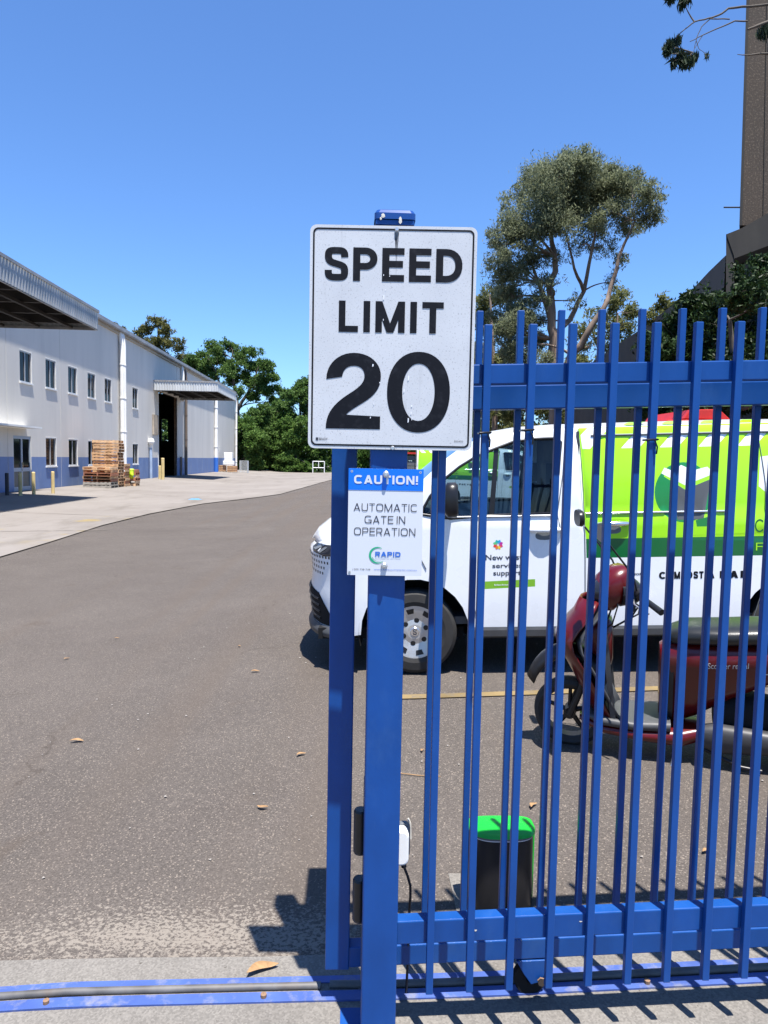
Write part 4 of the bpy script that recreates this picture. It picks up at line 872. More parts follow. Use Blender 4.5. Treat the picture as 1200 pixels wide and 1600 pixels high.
def make_van(name, label, loc, rz, pitch):
    V = thing(name, label, 'van', loc, rz); V.rotation_euler = (0, pitch, rz)
    top = [(s, z) for s, z, *_ in TE]
    outer = [(S_END+.001, .30), (-.60, .30), (-.437, .33)]+arch(0, .437, .343)+[(.45, .36), (2.56, .36)]+arch(3.0, .437, .343)+[(3.45, .40), (4.05, .42)]+top[::-1]
    hole = WIN[::-1]
    REG = [([(1.362, 1.082), (4.0, 1.082), (4.0, 1.93), (3.85, 1.952), (2.7, 1.967), (1.33, 1.957)], 1), ([(1.365, .930), (4.0, .930), (4.0, 1.082), (1.362, 1.082)], 2)]
    for k_ in range(9):
        a = 1.352+.30*k_
        REG.append(([(1.349, 1.79), (1.41, 1.79), (1.57, 1.953), (1.40, 1.953), (1.342, 1.90)] if k_ == 0 else [(a, 1.79), (a+.14, 1.79), (a+.30, 1.953), (a+.16, 1.953)], 0))
    REG += [(sell(2.125, 1.435, .225, .235, 2.0, 36), 3), ([(2.02, 1.53), (2.13, 1.47), (2.335, 1.53), (2.27, 1.22), (2.07, 1.22)], 4), ([(1.975, 1.56), (2.135, 1.455), (2.36, 1.545), (2.36, 1.575), (2.135, 1.49), (1.975, 1.59)], 1),
            ([(1.955, 1.585), (2.135, 1.49), (2.365, 1.578), (2.31, 1.63), (2.2, 1.605), (2.11, 1.648), (2.04, 1.605), (1.98, 1.63)], 0), ([(2.21, 1.215), (2.34, 1.25), (2.31, 1.165), (2.22, 1.165)], 3), ([(2.78, 1.40), (2.70, 1.47), (2.72, 1.70), (2.9, 1.72), (3.2, 1.5), (3.5, 1.42), (3.2, 1.37), (2.95, 1.36)], 0),
            ([(.50, .690), (.962, .708), (.962, .768), (.50, .752)], 5)]
    v, f, mi_ = cdt(outer, [hole], .06, REG); g = MB()
    near = [flank(s, z) for s, z in v]; nf = len(f)
    g.add(near, f, 0, True); g.add([(x, 2*HW-y, z) for x, y, z in near], [q[::-1] for q in f], 0, True); g.mi = list(mi_)+list(mi_)
    g.build('body', [M['van_white'], M['lime'], M['dgreen'], M['mgreen'], M['grey_vinyl'], M['label_green']], V, fixn=False)
    # bonnet, screen and roof
    rows = []; NV = 8
    for s, z, xc, zc in TE:
        E = flank(s, z); half = []
        for j in range(NV+1):
            u = j/NV; half.append((E[0]+(xc-E[0])*u**.8, E[1]+(HW-E[1])*u, E[2]+(zc-E[2])*math.sin(u*PI/2)))
        rows.append(half+[(x, 2*HW-y, zz) for x, y, zz in half[-2::-1]])
    def patch(name, i0, i1, mt, inset=0):
        g = MB(); sub = [r[inset:len(r)-inset] if inset else r for r in rows[i0:i1+1]]; g.grid(sub, 0, True); return g.build(name, mt, V, fixn=False)
    patch('bonnet', 0, 6, M['van_white']); patch('windscreen', 6, 10, M['vglass'], 3); patch('roof', 10, len(rows)-1, M['van_white'])
    g = MB(); 
    for sl in (slice(0, 4), slice(-4, None)): g.grid([r[sl] for r in rows[6:11]], 0, True)
    struct(g.build('screen_pillar', M['van_white'], V), 'stuff')
    yb = [flank(4.05, z) for z in np.linspace(.42, 1.90, 9)]; g = MB(); g.grid([[p, (p[0]+.03, HW, p[2]), (p[0], 2*HW-p[1], p[2])] for p in yb]+[[rows[-1][0], rows[-1][8], rows[-1][-1]]], 0, True); g.build('tailgate', M['van_white'], V)
    g = MB(); g.box(-.80, .4, .14, 1.86, .27, .36); g.box(.46, 2.54, .06, 1.94, .29, .385); g.box(2.54, 4.0, .42, 1.58, .29, .45); g.box(3.46, 4.04, .06, 1.94, .33, .44); g.build('underbody', M['black_matt'], V)
    for cx in (0, 3.0):
        for y0, y1 in ((.012, .40), (1.6, 1.988)):
            g = MB(); n = 18; A = np.linspace(-.25, PI+.25, n); g.grid([[(cx+.455*math.cos(a), y, .343+.455*math.sin(a)) for y in (y0, y1)] for a in A], 0, True)
            yi = y1 if y0 < 1 else y0; g.add([(cx+.455*math.cos(a), yi, .343+.455*math.sin(a)) for a in A]+[(cx, yi, .343)], [(i, i+1, n) for i in range(n-1)]); g.build('arch_liner', M['black_matt'], V)
        for sd in (-1, 1): wheel(V, cx, .125 if sd < 0 else 1.875, sd)
    # sill, bumper
    for sd in (0, 1):
        mir = (lambda p: (p[0], 2*HW-p[1], p[2])) if sd else (lambda p: p)
        g = MB(); X = np.linspace(.46, 2.55, 8); g.grid([[mir(flank(x, z, o)) for z, o in ((.385, .003), (.36, .012), (.31, .012), (.29, -.02))] for x in X], 0, False); g.build('sill', M['dkgrey'], V)
        SS = np.linspace(-.60, S_END+.002, 14); g = MB(); g.grid([[mir(flank(s, z, o)) for z, o in ((.37, .006), (.335, .05), (.29, .05), (.265, -.03))] for s in SS], 0, True); g.build('bumper_lip', M['dkgrey'], V)
        s1 = s_of_x(-.90); s2 = s_of_x(-.80); s3 = s_of_x(-.75); s4 = s_of_x(-.68)
        gr = decal(V, 'lower_grille', [(S_END+.002, .375), (s4+.03, .375), (s4, .45), (s3, .56), (s2, .64), (s1, .665), (S_END+.002, .665)], M['black_matt'], .004, .06, (), sd)
        g = MB()
        for z in np.arange(.42, .66, .055):
            ss = np.linspace(s1 if z > .6 else s2, S_END+.002, 8); g.grid([[mir(flank(s, z+dz, o)) for dz, o in ((-.012, .005), (0, .016), (.012, .005))] for s in ss], 0, False)
        g.build('grille_bar', M['black'], gr)
        hl = decal(V, 'headlight', [(s_of_x(-.9), 1.005), (s_of_x(-.86), .985), (s_of_x(-.74), .955), (-.33, .985), (-.20, 1.03), (-.33, 1.06), (s_of_x(-.70), 1.05), (s_of_x(-.9), 1.035)], M['lamp_glass'], .004, .05, (), sd)
        decal(hl, 'lamp_reflector', [(s_of_x(-.88), 1.0), (s_of_x(-.84), .995), (s_of_x(-.80), 1.028), (s_of_x(-.84), 1.03)], M['grey_plastic'], .007, .1, (), sd)
        decal(hl, 'lamp_reflector', [(s_of_x(-.80), .985), (s_of_x(-.77), .98), (s_of_x(-.73), 1.028), (s_of_x(-.76), 1.03)], M['grey_plastic'], .007, .1, (), sd)
        g = MB()
        for r_ in range(4):
            for c_ in range(9-r_):
                s = s_of_x(-.935+.030*c_+.012*(r_ % 2)); z = .945-.046*r_; a = .0105
                s0, s1_ = s_of_x(-.935+.030*c_+.012*(r_ % 2)-.006), s_of_x(-.935+.030*c_+.012*(r_ % 2)+.006)
                if s1_-s0 < 1e-4: s0, s1_ = s-.012, s+.012
                g.add([mir(flank(ss, zz, .0015)) for ss, zz in ((s0, z-a), (s1_, z-a), (s1_, z+a), (s0, z+a))], [(0, 1, 2, 3)])
        struct(g.build('grille_dots', M['black'], V), 'stuff')
        # glass, pillar, rubber
        decal(V, 'side_window', WIN, M['vglass'], -.012, .15, (), sd)
        decal(V, 'window_divider', [(.605, 1.285), (.645, 1.286), (.695, 1.815), (.655, 1.80)], M['black'], -.006, .15, (), sd)
        g = MB(); g.tube([mir(flank(s, z, -.002)) for s, z in WIN+[WIN[0]]], .012, 6, caps=False); g.build('window_seal', M['black'], V)
        g = MB(); g.tube([mir(flank(s, 1.272, .006)) for s in np.linspace(.2, 1.09, 8)], .008, 6); g.build('waist_moulding', M['alu'], V)
        for nm, pts_ in (('door_seam', [(1.215, 1.87), (1.19, 1.60), (1.14, 1.28), (1.2, .95), (1.21, .60), (1.19, .40)]), ('door_seam', [(1.325, 1.95), (1.34, 1.6), (1.35, 1.25), (1.355, .92), (1.355, .385)]), ('door_seam', [(2.71, 1.90), (2.75, 1.49), (2.75, 1.0), (2.73, .66), (2.655, .40)]), ('door_seam', [(.02, 1.28), (-.02, 1.1), (.10, .86)]), ('door_seam', [(.46, .62), (.50, .45), (.52, .39)])):
            g = MB(); P_ = []
            for a, b in zip(pts_, pts_[1:]): P_ += [(a[0]+(b[0]-a[0])*t, a[1]+(b[1]-a[1])*t) for t in (0, .25, .5, .75)]
            g.tube([mir(flank(s, z, .0035)) for s, z in P_+[pts_[-1]]], .0035, 4, caps=False); g.build(nm, M['grey_plastic'], V)
        # livery
        W_ = lambda s, z: (s, z)
        for k_ in range(9):          # the stripes run on over the roof edge
            a = 1.352+.30*k_+.33; g = MB(); ii = []
            rr_ = []
            for u in (0.0, .25, .5, 1.0):
                row = []
                for dx in (0, .13):
                    xx = a+dx+u*.10; E = flank(xx, 1.968, 0); row.append(mir((xx, E[1]+u*.16, E[2]+.004+.03*math.sin(u*PI/2))))
                rr_.append(row)
            if a < 3.8: g.grid(rr_, 0, True); g.build('roof_stripe', M['lime'], V)
        g = MB(); g.tube([mir(flank(x, 1.895, .003)) for x in np.linspace(1.42, 4.0, 14)], .010, 6); g.build('roof_channel', M['grey_plastic'], V)
        g = MB(); g.tube([mir(flank(x, 1.283, .008)) for x in np.linspace(1.36, 2.45, 10)], .009, 6); g.build('crease_highlight', M['chrome'], V)  # bright strip drawn for the sun caught along the body crease
        tx = (lambda b, x0, x1, *r, **k: van_text(V, b, x0, x1, *r, side=sd, **k))
        def mx(x0, x1): return (x0, x1) if not sd else (x0, x1)
        tx('C', 1.93, 1.985, .755, .812, M['sign_black'], th=.24)
        decal(V, 'logo_fruit', sell(2.012, .783, .026, .031, 2.2, 14), M['lime'], .0012, None, (), sd); decal(V, 'logo_leaf', [(2.01, .817), (2.03, .832), (2.036, .845), (2.018, .838)], M['lime'], .0012, None, (), sd)
        tx('MPOST', 2.048, 2.275, .755, .812, M['sign_black'], th=.24, gap=.16); tx('A', 2.305, 2.36, .755, .812, M['sign_black'], th=.24); tx('PAK', 2.40, 2.62, .755, .812, M['sign_black'], th=.24, gap=.2)
        tx('C', 2.665, 2.735, 1.115, 1.215, M['dgreen'], th=.10); tx('F', 2.675, 2.73, .97, 1.03, M['lime'], th=.10)
        tx('TION', 1.72, 1.80, .788, .805, M['ink_grey'], th=.2); tx('S', 1.785, 1.80, .762, .78, M['ink_grey'], th=.2)
        for (b, x0, x1, z0) in (('New waste', .572, .895, .925), ('services', .625, .86, .862), ('support', .632, .85, .800)):
            asc = .043 if b[0] in 'N' else .034; tx(b, x0, x1, z0-(.0 if b != 'support' else .010), z0+asc, M['ink_grey'], bold=.012)
        van_text(V, 'blacktown', .64, .80, .720, .733, M['van_white'], side=sd, bold=.01)
        for i in range(8):
            a = 2*PI*i/8+.39; cx, cz = .672, 1.048; d = (math.cos(a), math.sin(a)); n_ = (-d[1], d[0])
            decal(V, 'logo_petal', [(cx+d[0]*.006, cz+d[1]*.006), (cx+d[0]*.028+n_[0]*.013, cz+d[1]*.028+n_[1]*.013), (cx+d[0]*.042, cz+d[1]*.042), (cx+d[0]*.028-n_[0]*.013, cz+d[1]*.028-n_[1]*.013)], PETAL[i], .0012, None, (), sd)
        for x0, z0 in ((.92, 1.165), (1.45, 1.205)):
            hd = decal(V, 'handle_recess', sell(x0+.125, z0-.03, .125, .065, 3, 18), M['lime'] if x0 > 1.3 else M['van_white'], .0012, .06, (), sd)
            decal(V, 'door_handle', sell(x0+.115, z0-.052, .07, .034, 2.6, 16), M['grey_plastic'], .002, None, (), sd)
            g = MB(); g.tube([mir(flank(x0+t*.25, z0-.005, .012+.022*math.sin(t*PI))) for t in np.linspace(0, 1, 8)], [.012, .018, .02, .02, .02, .02, .018, .012], 8); g.build('door_handle', M['chrome'] if x0 > 1.3 else M['van_white'], V)
        g = MB(); mm = [(.30, -.20, 1.43)]
        g.loft([(.24, -.20, 1.42, .085, .10), (.27, -.20, 1.42, .105, .135), (.33, -.20, 1.42, .105, .135), (.345, -.20, 1.42, .09, .12)], 18, 0, 3.2); g.tube([(.29, -.10, 1.33), (.27, .03, 1.30)], [.035, .045], 8)
        g.v = [mir(p) for p in g.v]; g.build('door_mirror', M['black'], V, fixn=True)
        g = MB(); g.box(-.01, .03, -.005, .002, 1.005, 1.02); g.v = [mir(p) for p in g.v]; g.build('side_repeater', M['alloy'], V)
    # cab interior
    g = MB(); g.loft([(.10, 1.0, 1.15, .86, .18), (.35, 1.0, 1.15, .88, .16), (.45, 1.0, 1.05, .86, .10)], 16, 0, 4); g.build('dashboard', M['dkgrey'], V, fixn=True)
    for y in (.5, 1.5):
        g = MB(); g.loft([(.62, y, .80, .24, .10), (.90, y, .80, .26, .12), (1.10, y, .85, .25, .14)], 14, 0, 3); g.add(*(lambda q: ([(x, yy, z) for x, yy, z in q], [(0, 1, 3, 2), (4, 6, 7, 5), (0, 4, 5, 1), (2, 3, 7, 6), (0, 2, 6, 4), (1, 5, 7, 3)]))([(1.0+.16*(k_ & 1)+.12*((k_ >> 2) & 1), y-.22+.44*((k_ >> 1) & 1), .85+.62*((k_ >> 2) & 1)) for k_ in range(8)])); g.box(1.12, 1.22, y-.12, y+.12, 1.5, 1.68); g.build('seat', M['dkgrey'], V)
    MB().box(1.27, 1.30, .05, 1.95, .4, 1.40).build('bulkhead', M['dkgrey'], V); MB().box(.1, 4.0, .06, 1.94, .40, .46).build('cab_floor', M['dkgrey'], V); MB().box(1.31, 1.33, .08, 1.92, 1.40, 1.93).build('cargo_bulkhead', M['dkgrey'], V)
    return V
VAN = make_van('delivery_van', 'white and lime green delivery van parked closest behind the fence', (.28, 5.62, -.13), math.atan(-.04), -math.atan(.04))
v2 = copy_tree(VAN); v2.location = (5.15, 25.5, .02); v2.rotation_euler = (0, -.01, PI-.03); tag(v2, 'second white and lime green van parked far behind, seen through the nearer van windows', 'van')

# ------------------------------------------------------------------ scooter (local x from front wheel to rear, y towards the fence is negative)
rear = Vector((2.36, 3.86)); front = Vector((1.17, 4.25)); dv = (rear-front).normalized()
sc = thing('motor_scooter', 'red motor scooter with a black seat parked between the fence and the van', 'scooter', (1.17, 4.25, -.118), math.atan2(dv.y, dv.x))
sc.rotation_euler = (math.radians(5.5), -.028, math.atan2(dv.y, dv.x))
def sc_wheel(x, yaw=0.0):
    a = Vector((math.sin(yaw), math.cos(yaw), 0)); g = MB(); g.lathe([(.155, -.035), (.185, -.052), (.208, -.04), (.216, 0), (.208, .04), (.185, .052), (.155, .035)], (x, 0, .216), a, 40); w = g.build('wheel', M['rubber'], sc, fixn=True)
    g = MB(); g.lathe([(.150, -.03), (.158, -.034), (.158, .034), (.150, .03), (.150, -.03)], (x, 0, .216), a, 32); g.lathe([(.0, -.05), (.035, -.05), (.04, 0), (.035, .05), (.0, .05)], (x, 0, .216), a, 16)
    for i in range(5):
        t = 2*PI*i/5+.3; u = Vector((0, 0, 1)); sd_ = a.cross(u); d = sd_*math.cos(t)+u*math.sin(t); p = Vector((x, 0, .216)); g.tube([p+d*.03, p+d*.154], [.016, .011], 6)
    g.build('rim', M['black'], w); return w
sc_wheel(0, .03); sc_wheel(1.25)
g = MB()
for y in (-.065, .065): g.tube([(0, y, .216), (.05, y, .34), (.115, y*.8, .56)], [.022, .02, .024], 8)
g.build('fork', M['black'], sc)
g = MB(); n = 14; A = np.linspace(math.radians(146), math.radians(40), n); rows = []
for i, a in enumerate(A):
    R = .275+.035*math.sin(i/(n-1)*PI); hw = .055+.03*math.sin(min(1, i/(n-1)*1.3)*PI/2)
    rows.append([(math.cos(a)*(R+.02-.05*abs(t)**2.5)*1.02+.0, t*hw, .216+math.sin(a)*(R+.02-.05*abs(t)**2.5)*1.28) for t in np.linspace(-1, 1, 9)])
g.grid(rows, 0, True); o = g.build('front_mudguard', M['black'], sc); md = o.modifiers.new('thickness', 'SOLIDIFY'); md.thickness = .008
# front apron (red) and inner leg shield
LV = [(.16, .20, .13), (.09, .34, .15), (.03, .47, .19), (-.02, .57, .215), (-.075, .66, .225), (-.085, .72, .225), (-.05, .78, .205), (.02, .86, .165), (.06, .94, .12)]
def shell(off, sweep, hwk, z0=None):
    rows = []
    for s, z, hw in LV: rows.append([(s+off+sweep*(1-math.cos(a)), hw*hwk*math.sin(a)/math.sin(1.35), z) for a in np.linspace(-1.35, 1.35, 15)])
    return rows
g = MB(); g.grid(shell(0, .14, 1.0), 0, True); o = g.build('apron', M['red'], sc); md = o.modifiers.new('thickness', 'SOLIDIFY'); md.thickness = .012; md.offset = 0
g = MB(); g.grid(shell(.125, .045, .97), 0, True); o = g.build('leg_shield', M['dkgrey'], sc); md = o.modifiers.new('thickness', 'SOLIDIFY'); md.thickness = .012
g = MB(); g.loft([(.11, 0, .72, .10, .10), (.19, 0, .70, .12, .14), (.235, 0, .68, .11, .14), (.245, 0, .68, .08, .10)], 16, 0, 3); g.build('glove_box', M['red'], sc, fixn=True)
g = MB()
for sd in (-1, 1): g.grid([[(.185+.05*(1-z)+d, sd*(.155-.02*abs(z-.5)), .26+z*.5) for d in (0, .03)] for z in np.linspace(0, 1, 8)], 0, True)
g.build('shield_edge', M['dkgrey'], sc)
# head and handlebar, turned towards the fence side
TURN = .30
def hd(x, y, z): c, s_ = math.cos(TURN), math.sin(TURN); return (.27+(x-.18)*c-y*s_, (x-.18)*s_+y*c, z)
def hfix(g): g.v = [hd(*p) for p in g.v]; return g
g = MB(); g.loft([(.035, 0, .965, .06, .06), (.07, 0, .975, .10, .105), (.13, 0, 1.0, .125, .125), (.19, 0, 1.035, .115, .105), (.25, 0, 1.06, .07, .06)], 20, 0, 2.8); hfix(g).build('headset', M['red'], sc, fixn=True)
g = MB(); g.loft([(.015, 0, .975, .05, .035), (.045, 0, .985, .095, .062), (.06, 0, .99, .10, .066)], 18, 0, 2.4); hfix(g).build('headlamp', M['lamp_glass'], sc, fixn=True)
g = MB(); g.loft([(.17, 0, .985, .135, .085), (.25, 0, .99, .125, .08), (.285, 0, .985, .10, .055)], 16, 0, 2.6); hfix(g).build('dash_binnacle', M['black'], sc, fixn=True)
for sd in (-1, 1):
    g = MB(); g.tube([(.24, sd*.10, .985), (.27, sd*.20, .975), (.31, sd*.33, .945)], [.017, .017, .019], 10); hfix(g).build('handlebar', M['black'], sc)
    g = MB(); g.tube([(.22, sd*.15, .97), (.20, sd*.22, .96), (.245, sd*.32, .935)], .006, 6); hfix(g).build('brake_lever', M['chrome'], sc)
    g = MB(); g.lathe([(.0, -.03), (.028, -.025), (.03, .02), (.0, .03)], (.25, sd*.16, 1.0), (0, 1, .2), 12); hfix(g).build('switch_block', M['black'], sc)
    g = MB(); g.tube([(.24, sd*.15, 1.0), (.20, sd*.19, 1.12), (.045, sd*.235, 1.32)], .006, 6); mrr = hfix(g).build('mirror_stalk', M['black'], sc)
    g = MB(); g.loft([(0.00, sd*.245, 1.375, .075, .048), (0.02, sd*.245, 1.375, .08, .052), (0.03, sd*.245, 1.375, .072, .045)], 16, 0, 2.6); hfix(g).build('mirror_glass', M['black'], mrr, fixn=True)
g = MB(); g.tube([(.20, .03, 1.0), (.24, -.02, .9), (.21, -.10, .82), (.15, -.05, .75)], .006, 6); g.tube([(.2, -.05, 1.0), (.27, -.12, .93), (.24, -.13, .82), (.16, -.05, .72)], .005, 6); g.tube([(.30, -.16, 1.0), (.38, -.12, .93), (.34, -.06, .84), (.24, -.02, .76)], .006, 6); g.tube([(.30, .12, 1.0), (.40, .02, .95), (.38, -.08, .87), (.26, -.04, .78)], .005, 6); g.tube([(.33, -.10, 1.02), (.36, -.13, .98), (.35, -.14, .9)], .012, 6); g.build('cable', M['black'], sc)
# floor, body, seat
def tuck(z): return .30+.70*min(1, max(0, (z-.24)/.43))**.8
g = MB(); g.loft([(.10, 0, .25, .12, .02), (.18, 0, .235, .17, .028), (.36, 0, .225, .175, .03), (.56, 0, .235, .165, .035)], 18, 0, 4); g.build('footboard', M['dkgrey'], sc, fixn=True)
g = MB(); g.loft([(.06, 0, .215, .09, .02), (.18, 0, .185, .165, .032), (.40, 0, .17, .18, .04), (.62, 0, .17, .17, .06), (.74, 0, .20, .13, .05)], 18, 0, 3); g.build('belly_fairing', M['red'], sc, fixn=True)
g = MB(); g.loft([(.50, 0, .46, .10, .22), (.56, 0, .46, .155, .26), (.70, 0, .50, .175, .235), (.86, 0, .56, .18, .18), (1.05, 0, .62, .175, .125), (1.28, 0, .66, .15, .09), (1.50, 0, .68, .10, .06), (1.58, 0, .68, .05, .04)], 22, 0, 3.0); g.v = [(x, y*tuck(z), z) for x, y, z in g.v]; g.build('body', M['red'], sc, fixn=True)
g = MB(); g.loft([(.515, 0, .48, .09, .20), (.53, 0, .48, .12, .23), (.57, 0, .48, .135, .24)], 16, 0, 3); g.build('front_panel', M['black'], sc, fixn=True)
g = MB(); g.loft([(.53, 0, .735, .06, .02), (.57, 0, .745, .11, .045), (.66, 0, .765, .15, .055), (.85, 0, .775, .165, .055), (1.0, 0, .79, .165, .055), (1.2, 0, .80, .15, .05), (1.38, 0, .80, .10, .035), (1.42, 0, .80, .05, .02)], 20, 0, 2.8); g.build('seat', M['seat'], sc, fixn=True)
g = MB(); g.loft([(.72, -.13, .20, .05, .06), (.80, -.145, .20, .055, .085), (1.05, -.15, .20, .05, .065), (1.25, -.15, .216, .045, .075), (1.34, -.15, .216, .03, .05)], 16, 0, 2.6); g.build('engine_case', mat('grey_engine_cover', (.035, .035, .038), .5), sc, fixn=True)
g = MB(); g.loft([(.80, 0, .30, .11, .10), (1.0, 0, .30, .12, .12), (1.15, 0, .30, .09, .10)], 14, 0, 3); g.build('engine', M['black_matt'], sc, fixn=True)
g = MB(); g.tube([(.86, .15, .20), (1.1, .17, .22), (1.5, .18, .30)], [.03, .05, .052], 12); g.build('exhaust', M['alu'], sc)
g = MB(); g.tube([(1.25, -.12, .24), (1.3, -.12, .55)], .03, 8); g.build('shock_absorber', M['chrome'], sc)
g = MB(); g.tube([(.60, -.10, .15), (.57, -.19, .03), (.565, -.21, -.005)], .010, 8); g.tube([(.55, -.235, .0), (.59, -.19, .0)], .009, 6); g.build('side_stand', M['chrome'], sc)
g = MB(); g.tube([(.74, -.13, .12), (.92, -.20, .07), (1.02, -.20, .06)], .012, 8); g.build('centre_stand', M['black'], sc)
def flank_sc(x, z): 
    # near-side body surface
    prof = [(.50, .46, .10, .22), (.56, .46, .155, .26), (.70, .50, .175, .235), (.86, .56, .18, .18), (1.05, .62, .175, .125), (1.28, .66, .15, .09)]
    cz = np.interp(x, [p[0] for p in prof], [p[1] for p in prof]); a = np.interp(x, [p[0] for p in prof], [p[2] for p in prof]); b = np.interp(x, [p[0] for p in prof], [p[3] for p in prof])
    k = min(.98, abs(z-cz)/b); return -a*(1-k**3)**(1/3)*tuck(z)-.005
lettering(sc, 'Scooter rental', .74, .94, .612, .645, .0, M['pale_litter'], fn=lambda x, z, o: (x, flank_sc(x, z+.10*(x-.8)), z+.10*(x-.8)))
g = MB(); o1 = sell(1.0, .605, .016, .013, 2, 12); g.add([(x, flank_sc(x, z)-.001, z) for x, z in o1], [tuple(range(12))]); v, f = ribbon([(1.018, .598), (1.04, .600), (1.045, .628), (1.036, .630)], .006); g.add([(x, flank_sc(x, z)-.001, z) for x, z in v], f); g.build('logo', M['pale_litter'], sc)

# ------------------------------------------------------------------ red machines behind the vans
rt = thing('red_truck', 'red truck cab whose roof shows above the nearest van', 'truck', (4.55, 12.0, -.02), .02)
g = MB(); prof = [(0, .5), (0, 1.25), (.18, 2.38), (1.55, 2.40), (1.6, .5)]; g.prism(prof, lambda u, v, w: (u, w, v), 0, 2.0); g.build('cab', M['red_dull'], rt, .03, fixn=True)
g = MB(); g.prism([(.50, 2.405), (.60, 2.56), (1.10, 2.575), (1.30, 2.405)], lambda u, v, w: (u, w, v), .1, 1.9); g.build('roof_fairing', M['red_dull'], rt, .01, fixn=True)
g = MB(); g.box(.35, 1.25, -.012, -.002, 1.45, 2.15); g.build('window', M['winglass'], rt)
for x in (.35, 3.6):
    for y in (.12, 1.88): MB().lathe([(.0, -.12), (.2, -.12), (.38, -.1), (.42, 0), (.38, .1), (.2, .12), (.0, .12)], (x, y, .42), (0, 1, 0), 28).build('wheel', M['rubber'], rt)
g = MB(); g.box(1.7, 4.4, .1, 1.9, .6, 1.0); g.build('tray', M['red_dull'], rt, .01)
rk = thing('red_rack', 'red steel rack filled with black crates, seen between the two signs', 'rack', (.80, 27.5, -.15), 0)
for x in (0, .42, .84, 1.26): MB().box(x-.035, x+.035, 0, .07, 0, 1.98).build('upright', M['red_dull'], rk)
for z in (1.98,): MB().box(-.05, 1.31, 0, .9, z, z+.07).build('top_frame', M['red_dull'], rk)
for i in range(3):
    for j in range(9): MB().box(.045+i*.42, .375+i*.42, .08, .85, .05+j*.21, .05+j*.21+.185).build('crate', M['grey_plastic'], rk, .01)
o = MB().box(-.03, .03, -.015, .015, 0, 1.9).build('timber_plank', M['wood_pale']); o.location = (1.62, 27.4, -.12); o.rotation_euler = (-.06, .14, 0); tag(o, 'pale timber plank leaning against the red rack', 'plank')

# ------------------------------------------------------------------ vegetation
def leaves(name, parent, blobs, n, L, Wd, mt, droop=.2, clump=.30, nsub=26, flat_=.0):
    """blobs: (x,y,z,r[,weight]); leaf-sized faces gathered in sprays inside each blob"""
    bb = []
    for b in blobs:
        w_ = b[4] if len(b) > 4 else 1
        for _ in range(8):
            o = RNG.normal(size=3); o = o/np.linalg.norm(o)*b[3]*RNG.uniform(.2, 1.0); bb.append((b[0]+o[0], b[1]+o[1], b[2]+o[2]*.8, b[3]*RNG.uniform(.3, .62), w_*RNG.uniform(.6, 1.4)))
    blobs = bb; nsub = max(6, nsub//2)
    P = np.array([b[:4] for b in blobs]); wt = P[:, 3]**2.2*np.array([b[4] if len(b) > 4 else 1 for b in blobs]); wt = wt/wt.sum()
    cnt = RNG.multinomial(n, wt); cs = []
    for (x, y, z, r), k in zip(P, cnt):
        if k == 0: continue
        m_ = max(6, int(nsub)); d = RNG.normal(size=(m_, 3)); d /= np.linalg.norm(d, axis=1)[:, None]; rad = RNG.uniform(.35, 1.0, m_)**.6
        sub = d*rad[:, None]*r*np.array([1, 1, .85]); sg_ = RNG.uniform(.5, 1.3, m_)*clump*r; idx = RNG.integers(0, m_, k)
        o = RNG.normal(size=(k, 3))*sg_[idx][:, None]*np.array([1, 1, .75]); cs.append(np.array([x, y, z])+sub[idx]+o)
    c = np.concatenate(cs); k = len(c)
    d = RNG.normal(size=(k, 3)); d[:, 2] -= droop*2; d /= np.linalg.norm(d, axis=1)[:, None]
    s = np.cross(d, RNG.normal(size=(k, 3))+np.array([0, 0, flat_])); s /= np.linalg.norm(s, axis=1)[:, None]
    l = L*RNG.uniform(.6, 1.25, k)[:, None]; w = Wd*RNG.uniform(.6, 1.25, k)[:, None]
    v = np.stack([c-d*l/2, c+s*w/2-d*l*.05, c+d*l/2, c-s*w/2-d*l*.05], 1).reshape(-1, 3)
    me = bpy.data.meshes.new(name); me.vertices.add(4*k); me.vertices.foreach_set('co', v.ravel()); me.loops.add(4*k); me.loops.foreach_set('vertex_index', np.arange(4*k)); me.polygons.add(k)
    me.polygons.foreach_set('loop_start', np.arange(0, 4*k, 4)); me.materials.append(mt); me.update(); me.validate()
    return link(name, me, parent)
def limb(g, p, q, r0, r1, bend=.12, n=7):
    p = Vector(p); q = Vector(q); d = q-p; b = Vector(RNG.normal(size=3))*d.length*bend; b.z = abs(b.z)*.4
    g.tube([p+d*t+b*math.sin(t*PI) for t in np.linspace(0, 1, n)], [r0+(r1-r0)*t for t in np.linspace(0, 1, n)], 7)
